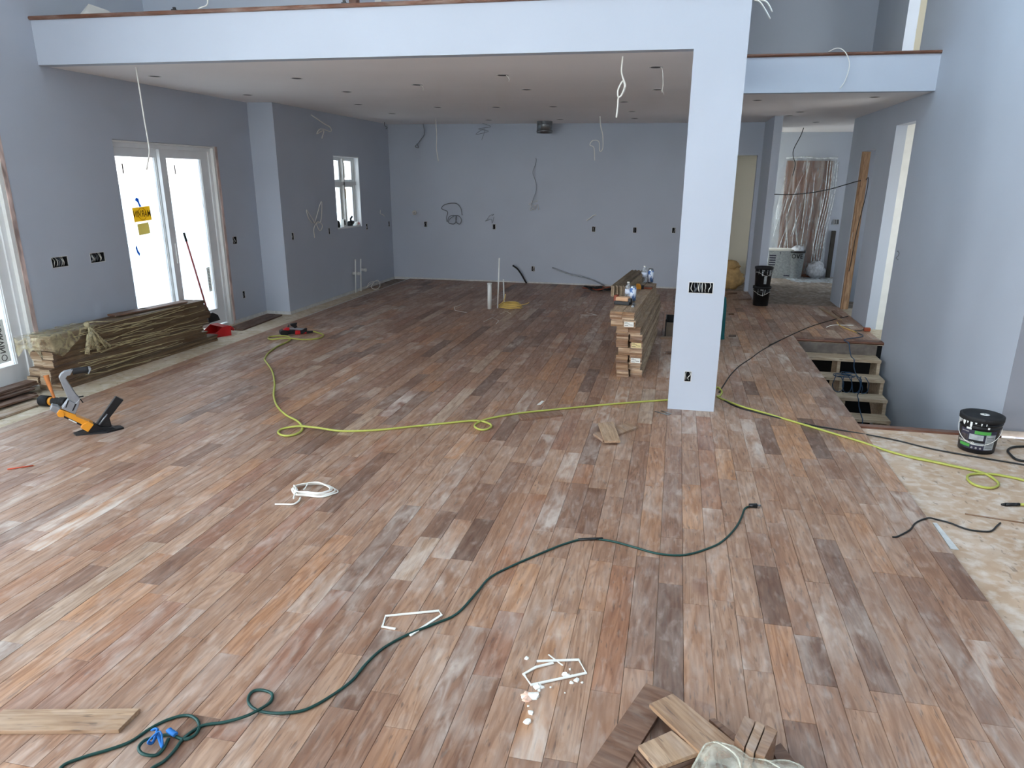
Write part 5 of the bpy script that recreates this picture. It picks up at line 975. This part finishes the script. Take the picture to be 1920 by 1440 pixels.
# white drips below the rim
M['drip'] = mat('white_drip', rgb(226, 228, 226), .4, var=.05)
for i, (a0, a1, zl) in enumerate(((-1.45, -1.10, .21), (-1.10, -.95, .235), (-.9, -.72, .218), (-.72, -.5, .243), (-.47, -.36, .20), (-.34, -.05, .248), (.0, .12, .24), (.25, .3, .235))):
    rr = random.Random(i); cylpatch(t, 'paint_drip', M['drip'], rf, A(a0), A(a1), lambda a, zl=zl, a0=a0, a1=a1: zl + .035 * abs(2 * (a - A(a0)) / (a1 - a0) - 1) ** 1.5 + .004 * math.sin(a * 47), .2605, .0105 if zl < .25 else .002, 8)
cylpatch(t, 'paint_drip', M['drip'], rf, A(-.62), A(-.36), .196, .212, .011, 6); cylpatch(t, 'paint_drip', M['drip'], rf, A(.36), A(.46), .215, .232, .011, 6)
b = MB(); b.tube([(.15 * math.cos(A(-1.5 + 3.0 * q / 12)) * (1 + .08 * math.sin(q * .26)), .15 * math.sin(A(-1.5 + 3.0 * q / 12)) * (1 + .08 * math.sin(q * .26)), .21 - .125 * math.sin(math.pi * q / 12)) for q in range(13)], .0022, 6); b.build('wire_handle', M['whitewire'], t)
b = MB(); b.lathe([(0, .0), (.034, 0), (.034, .001), (0, .0015)], (.035, .045, h - .0135), 20); b.build('lid_sticker', M['paper'], t)
b = MB(); b.box(.03, .036, .03, .06, h - .012, h - .0115); b.build('sticker_mark', M['print'], t)
# two black pails stacked in the hall
for i, lab in enumerate(('lower black pail of the stack at the hall entrance', 'upper black pail of the stack at the hall entrance')):
    t, rf = pail(lab, (1.505, 12.83 + .0, .0 + i * .325), .325, .125, .14, .3 * i, group='stacked pails in the hall')
    rr = random.Random(30 + i)
    for k in range(8 if i else 5):
        a0 = -2.6 + 1.9 * rr.random(); cylpatch(t, 'paint_smear', M['labelgrey'], rf, a0, a0 + .05 + .12 * rr.random(), .17 + .1 * rr.random(), .285, .012 if k % 2 else .006, 4)
    if i: cylpatch(t, 'label', M['labelgrey'], rf, -1.85, -1.5, .05, .18, .002, 5)
    b = MB(); b.tube([(.142 * math.cos(-3.1 + 3.1 * q / 10), .142 * math.sin(-3.1 + 3.1 * q / 10), .235 + .02 * math.sin(q) - .03 * math.sin(math.pi * q / 10)) for q in range(11)], .003, 5); b.build('wire_handle', M['whitewire'], t)
# ------------------------------------------------------------------ pipes
PG = 'capped pipe stubs in the kitchen floor'
def pipe(label, x, y, h, r, lean=(0, 0), cap=True, z0=-.005):
    t = thing('pipe_stub', label, 'pipe', (x, y, 0), group=PG); b = MB(); b.cyl((0, 0, z0), (lean[0], lean[1], h), r, r, 16); b.build('pipe', M['pvc'], t)
    b = MB(); b.cyl((lean[0], lean[1], h - .01), (lean[0], lean[1], h + .012), r * 1.18, r * 1.1, 16); b.build('end_cap', M['pvc'], t); return t
pipe('thick white pipe stub standing in the kitchen floor', -2.886, 11.28, .41, .034); pipe('tall thin white pipe standing in the kitchen floor', -2.772, 11.36, .80, .011, (.03, 0)); pipe('short thin white pipe standing beside the yellow coil', -2.775, 11.85, .40, .011, (-.015, 0))
pipe('thin white pipe rising along the window wall, left one', -5.70, 12.33, .59, .011, (.03, 0)); pipe('thin white pipe rising along the window wall, right one', -5.68, 12.52, .58, .011, (.03, 0))
for i, (y, z, L, lab) in enumerate(((12.42, .34, .13, 'white horizontal pipe stub from the window wall, left one'), (12.80, .36, .10, 'white horizontal pipe stub from the window wall, right one'))):
    t = thing('wall_pipe', lab, 'pipe', (XB, y, z)); b = MB(); b.cyl((-.01, 0, 0), (L, -.03, 0), .026); b.build('pipe', M['pvc'], t); b = MB(); b.cyl((L - .03, -.022, 0), (L + .006, -.031, 0), .03); b.build('end_cap', M['pvc'], t)
b = MB(); b.tube([(-5.68, 12.75, .03), (-5.62, 12.9, .10), (-5.58, 13.1, .13), (-5.5, 13.0, .04), (-5.47, 12.75, .01), (-5.55, 12.7, .05), (-5.6, 13.0, .12), (-5.65, 13.3, .08), (-5.7, 13.0, .1), (-5.68, 12.8, .03)], .006, 6); b.build('wire_loop', M['whitewire'], None, 'loose white wire loop at the foot of the window wall', 'wire')
t = thing('cable_coil', 'coil of yellow cable on floor around the thin pipe', 'cable', (-2.58, 11.50, 0)); rr = random.Random(4)
for k in range(7):
    b = MB(); b.tube([((.20 - .012 * k) * math.cos(q * .524 + k) * rr.uniform(.9, 1.1) * 1.0, (.17 - .01 * k) * math.sin(q * .524 + k) * rr.uniform(.9, 1.1), .008 + .011 * k + rr.uniform(0, .006)) for q in range(12)], .006, 6, True, 3); b.build('loop', M['yellow'], t)
b = MB(); b.tube([(-.22, -.05, .02), (-.12, -.02, .1), (-.09, 0, .22)], .007, 6); b.build('tail', M['yellow'], t); b = MB(); b.tube([(.12, -.1, .05), (.25, -.02, .07), (.3, .03, .09)], .006, 6); b.build('tail', M['yellow'], t)
# conduits at the back wall
b = MB(); p = [(-2.908, -0.035), (-2.941, 0.068), (-3.007, 0.191), (-3.082, 0.295), (-3.17, 0.362)]; b.tube([(a, 14.40 - .03 * i, max(c, .0)) for i, (a, c) in enumerate(p)], .017, 8); b.build('bent_conduit', M['black'], None, 'bent black conduit rising from the floor at the back wall', 'conduit')
b = MB(); p = [(-1.318, -0.018), (-1.522, 0.102), (-1.747, 0.171), (-1.972, 0.207), (-2.198, 0.272), (-2.375, 0.337)]; b.tube([(a, 14.41 - .012 * i, max(c, .008)) for i, (a, c) in enumerate(p)], .013, 8); b.build('flexible_conduit', M['metal'], None, 'flexible metal conduit curving up from the floor at back wall', 'conduit')
t = thing('cable_heap', 'heap of dark reddish cable by back wall near the stack', 'cable', (-1.36, 13.72, 0)); rr = random.Random(9)
for k in range(12):
    b = MB(); c = rr.uniform(-.22, .22); b.tube([(c + .13 * math.cos(q * 1.05 + k) * rr.uniform(.6, 1.2), .08 * math.sin(q * 1.05 + k) * rr.uniform(.6, 1.2), .012 + .075 * rr.random()) for q in range(6)], .011, 6, True, 4); b.build('loop', M['copper' if k % 4 == 0 else 'blackcord'], t)
# ------------------------------------------------------------------ half-hidden things by the column
t = thing('tool_crate', 'dark crate half hidden behind the column, left side', 'crate', (.16, 9.95, 0)); MB().box(-.21, .2, -.2, .2, .0, .012).build('bottom', M['black'], t)
for (x0, x1, y0, y1) in ((-.21, -.195, -.2, .2), (.185, .2, -.2, .2), (-.195, .185, .185, .2)): MB().box(x0, x1, y0, y1, .012, .24).build('side_panel', M['black'], t)
MB().box(-.195, .185, -.2, -.185, .012, .20).build('front_panel', mat('dull_brown_panel', rgb(112, 98, 84), .7, var=.15), t)
o = slab('thin offcut lying in front of the dark crate', [(-.10, 9.62), (.25, 9.66), (.25, 9.74), (-.10, 9.70)], 0); o = slab('small offcut on floor left of column foot', [(-.02, 8.72), (.2, 8.74), (.2, 8.82), (-.02, 8.80)], 0, m='darkboard')
t = thing('tarp_bundle', 'teal folded tarp bundle half hidden behind the column, right side', 'tarp', (.60, 9.86, 0)); b = MB(); n = 14; sec = []
for j in range(n): a = 2 * math.pi * j / n; k = 1 + .10 * (j % 2); sec.append((.135 * k * math.cos(a), .12 * k * math.sin(a)))
vs = []
for z, s in ((0, 1.06), (.08, 1.0), (.45, .95), (.55, .85), (.58, .5)): vs += [(x * s, y * s, z) for x, y in sec]
b.add(vs, [tuple(range(n))[::-1], tuple(4 * n + j for j in range(n))] + [(L * n + j, L * n + (j + 1) % n, (L + 1) * n + (j + 1) % n, (L + 1) * n + j) for L in range(4) for j in range(n)]); b.build('folded_body', M['teal'], t); b = MB(); b.lathe([(.06, .57), (.07, .6), (.06, .65), (0, .66)], seg=12); b.build('tied_top', M['black'], t)
for i, (q, lab) in enumerate((([(1.022, 14.134), (1.221, 14.189), (1.211, 14.049), (1.009, 13.927)], 'dark stick on hall floor nearest the doorway'), ([(0.919, 11.833), (1.003, 11.855), (0.996, 11.756), (0.913, 11.734)], 'dark stick on hall floor beside the teal bundle'), ([(0.81, 10.073), (0.911, 10.099), (0.904, 10.007), (0.804, 9.982)], 'dark stick on hall floor at foot of the teal bundle'), ([(1.083, 13.305), (1.414, 13.518), (1.4, 13.36), (1.079, 13.243)], 'long dark stick on hall floor left of the pails'))):
    slab(lab, q, 0, .012, 'darkboard', 'wood_stick', 'sticks on the hall floor')
# ------------------------------------------------------------------ hall: covered door, box, sack
t = thing('door_3', None, None, kind='structure'); MB().box(2.26, 3.22, 17.25, 17.289, SUB, 2.46).build('slab', M['door'], t)
for (a, c) in ((2.36, 2.70), (2.78, 3.12)):
    for (e, f) in ((.2, 1.0), (1.15, 2.3)): MB().box(a, c, 17.24, 17.252, e, f).build('raised_panel', M['door'], t, bevel=.004)
t = thing('plastic_sheet', 'clear wrinkled plastic sheet hanging over the brown hall door', 'plastic sheet'); rr = random.Random(2); vs = []; nu, nv = 34, 18
for i in range(nu + 1):
    for j in range(nv + 1):
        u, v = i / nu, j / nv; x = 2.22 + 1.06 * u - .14 * (1 - v) * (1 - u) + .0 * v; z = .05 + 2.47 * v
        vs.append((x + .02 * math.sin(v * 9 + i), 17.18 + .035 * math.sin(u * 26 + v * 5) + .02 * math.sin(u * 50 - v * 8) + rr.uniform(-.008, .008), z))
b = MB(); b.add(vs, [(i * (nv + 1) + j, (i + 1) * (nv + 1) + j, (i + 1) * (nv + 1) + j + 1, i * (nv + 1) + j + 1) for i in range(nu) for j in range(nv)], True); b.build('sheet', M['poly'], t)
for k in range(16):
    b = MB(); x = rr.uniform(2.22, 3.1); z = rr.uniform(.9, 2.4); dx = rr.uniform(-.25, .22); L = rr.uniform(.4, 1.3); b.tube([(x, 17.12, z), (x + dx * .5 + rr.uniform(-.03, .03), 17.11, z - L * .5), (x + dx, 17.12, max(z - L, .1))], .008, 5, False, 4, rr=[.003, .008, .010, .004]); b.build('fold', M['polydense'], t)
for k in range(5):
    b = MB(); x = 3.02 + .05 * k; b.tube([(x + .05, 17.1, 2.45), (x + .06, 17.08, 1.7), (x - .02, 17.08, .9), (x - .04, 17.1, .1)], .016, 5, False, 4, flat=.5); b.build('gathered_edge', M['polydense'], t)
b = MB(); b.tube([(2.22, 17.15, 2.5), (2.6, 17.13, 2.53), (2.9, 17.13, 2.50), (3.26, 17.14, 2.52)], .02, 6); b.build('top_roll', M['polydense'], t)
b = MB(); blob(b, (3.08, 17.0, .17), .26, 6, (.8, .45, .70), 22); t = b.build('wrapped_bundle', M['foil'], None, 'pale plastic-wrapped bundle at the foot of hall door', 'bundle')
t = thing('carton', 'large grey-white carton standing at the end of hall', 'box', (2.29, 16.95, SUB)); MB().box(-.26, .26, -.16, .16, 0, .60).build('body', M['labelgrey'], t); MB().box(-.27, .27, -.17, .17, .60, .635).build('top_flap', M['paper'], t)
for k in range(5): MB().box(-.235, -.10, -.1615, -.16, .28 + .05 * k, .305 + .05 * k).build('print_line', M['labelnavy'], t)
MB().box(-.02, -.01, -.1615, -.16, .52, .58).build('print_line', M['labelnavy'], t); MB().box(.10, .22, -.1615, -.16, .05, .075).build('print_line', M['labelnavy'], t)
t = thing('white_pail', 'pale pail lettered OVE beside the carton in hall', 'bucket', (2.64, 16.85, SUB)); rf2 = lambda z: .125 + .03 * z / .6
b = MB(); b.lathe([(0, 0), (.125, 0), (.155, .58), (.16, .58), (.16, .60), (0, .60)], seg=28); b.build('body', M['labelgrey'], t); va2 = math.atan2(-16.85, -2.64)
lettering('OVE', .13, lambda x, y: ((rf2(.5) + .008) * math.cos(va2 + x / .155), (rf2(.5) + .008) * math.sin(va2 + x / .155), .49 + y), M['black'], t, bold=True)
b = MB(); b.lathe([(.15, .56), (.168, .57), (.168, .60), (.15, .61)], seg=24); b.build('rim', M['black'], t); b = MB(); blob(b, (0, 0, .62), .135, 12, (1, 1, .75), 14); b.build('crumpled_cover', M['foil'], t)
b = MB(); n = 12; vs = [(2.45 + 1.9 * i / n + rr.uniform(-.05, .05), 16.2 + .95 * j / 6 + rr.uniform(-.04, .04), SUB + .004 + rr.uniform(0, .02)) for i in range(n + 1) for j in range(7)]; b.add(vs, [(i * 7 + j, (i + 1) * 7 + j, (i + 1) * 7 + j + 1, i * 7 + j + 1) for i in range(n) for j in range(6)], True); b.build('floor_sheet', M['polydense'], None, 'wrinkled white plastic sheet on the hall floor', 'plastic sheet')
t = thing('paper_sack', 'bulging tan paper sack in the doorway behind column', 'sack', (1.12, 14.85, SUB)); b = MB(); blob(b, (0, 0, .22), .26, 21, (1, .7, .85), 20); b.build('lower_bulge', M['kraft'], t); b = MB(); blob(b, (-.02, .02, .46), .17, 22, (1.1, .7, .55), 18); b.build('folded_top', M['kraft'], t)
ebox('Y', 17.25, [(3.425, 1.193)][0][0], [(3.425, 1.193)][0][1], .10, .10, 'electrical box on the blue wall right of hall door', 61, 'boxes in the hall')
o = MB().box(3.36, 3.44, 17.2, 17.29, SUB, 1.0).build('door_jamb_board', M['print'], None, 'dark narrow board upright beside the hall door', 'board')
# stud in the first hall opening with a cable tied to it
t = thing('wall_stud', 'bare pine stud at the side of the hall door opening', 'stud', (0, 0, 0)); MB().box(XW + .01, XW + .13, 12.90, 12.955, SUB, 2.49).build('stud', M['stud'], t); MB().box(XW + .03, XW + .11, 12.894, 12.9, .98, 1.25).build('splice_paper', M['paper'], t)
MB().box(XW + .035, XW + .105, 12.86, 12.90, SUB, 2.46).build('inner_stud', M['stud'], t)
p = [(1.52, 13.0, 1.96), (1.7, 12.98, 1.95), (2.0, 12.95, 1.98), (2.4, 12.92, 2.05), (2.75, 12.88, 2.14), (XW + .06, 12.85, 2.17)]
p = [(1.551, 1.823), (1.781, 1.822), (2.089, 1.851), (2.388, 1.913), (2.583, 1.973), (2.776, 2.036), (2.911, 2.066)]; b = MB(); b.tube([(a, 12.95 - .012 * i, c) for i, (a, c) in enumerate(p)], .007, 6); b.build('strung_cable', M['blackcord'], None, 'black cable strung across the hall to the pine stud', 'cable')
q = p[-1]; b = MB(); b.tube([(q[0], 12.86, q[1]), (q[0] + .03, 12.84, q[1] + .02), (q[0] + .03, 12.85, q[1] - .25), (q[0] - .03, 12.84, q[1] - .8), (q[0] - .05, 12.84, q[1] - 1.3), (q[0] - .06, 12.84, q[1] - 1.45)], .006, 6); b.build('strung_cable_tail', M['blackcord'], None, 'loose black cable end hanging down the pine stud', 'cable')
# landing: cords, plug, boards
cord('yellow_cord', 'thin yellow cord on the landing above the stairs', 'cord', [(2.485, 11.494), (2.467, 11.24), (2.513, 10.979), (2.571, 10.799), (2.61, 10.65)], .006, 'yellow'); cord('cable_end', 'short pale cord on the landing', 'cord', [(2.246, 11.011), (2.343, 11.173), (2.454, 11.237), (2.669, 11.257)], .005, 'whitewire')
p = [(2.773, 10.883)][0]; t = thing('cord_plug', 'dark red plug on the landing near the right wall', 'plug', p + (0,)); MB().box(-.05, .04, -.03, .03, 0, .05).build('plug_body', M['copper'], t, bevel=.008); b = MB(); b.tube([(-.05, 0, .02), (-.12, -.05, .01), (-.2, -.08, .006)], .006, 6); b.build('lead', M['blackcord'], t)
slab('pale narrow board lying on the landing, longer one', [(2.437, 12.732), (2.543, 11.694), (2.597, 11.671), (2.499, 12.766)], 0, m='stackwood', group='boards on the landing'); slab('dark narrow board lying on the landing, shorter one', [(2.591, 12.467), (2.588, 11.858), (2.646, 11.951), (2.641, 12.481)], 0, m='darkboard', group='boards on the landing')
# blue cord falling over the landing edge and down the stairs
X = 2.42
pts = [[(2.598, 10.7)][0] + (.01,), [(2.611, 10.422)][0] + (.01,), (2.32, 10.14, .012), (2.36, 10.06, -.02), (2.38, 10.02, -.12), (2.38, 9.9, -.168), (2.39, 9.78, -.18), (2.40, 9.77, -.28), (2.42, 9.65, -.357), (2.44, 9.49, -.37), (2.44, 9.48, -.5), (2.40, 9.40, -.548), (2.38, 9.25, -.56), (2.40, 9.24, -.66), (2.41, 9.1, -.738), (2.40, 9.0, -.75), (2.40, 8.99, -.85)]
b = MB(); b.tube(pts, .0065, 6, False, 5); b.build('blue_cord', M['bluecord'], None, 'dark blue cord falling over landing edge down the stairs', 'cord')
t = thing('cord_coil', 'tangled coil of blue cord hanging over the second tread', 'cord', (2.26, 9.56, -.365))
for k in range(4):
    rr = random.Random(50 + k); b = MB(); cx_ = rr.uniform(-.07, .06); b.tube([(cx_ + (.13 - .02 * k) * math.cos(q * .785) * rr.uniform(.8, 1.15), .02 + .075 * math.sin(q * .785) * rr.uniform(.8, 1.15), .008 + .012 * k + rr.uniform(0, .008)) for q in range(8)], .005, 6, True, 4); b.build('loop', M['bluecord'], t)
for k in range(4):
    b = MB(); x = -.12 + .10 * k; b.tube([(x, -.03, .03), (x - .02, -.085, .0), (x - .04 + .02 * k, -.10, -.1), (x + .02, -.10, -.17), (x + .08, -.10, -.15), (x + .09, -.095, -.05), (x + .06, -.06, .01), (x + .05, -.02, .02)], .0055, 6, False, 4); b.build('hanging_loop', M['bluecord'], t)
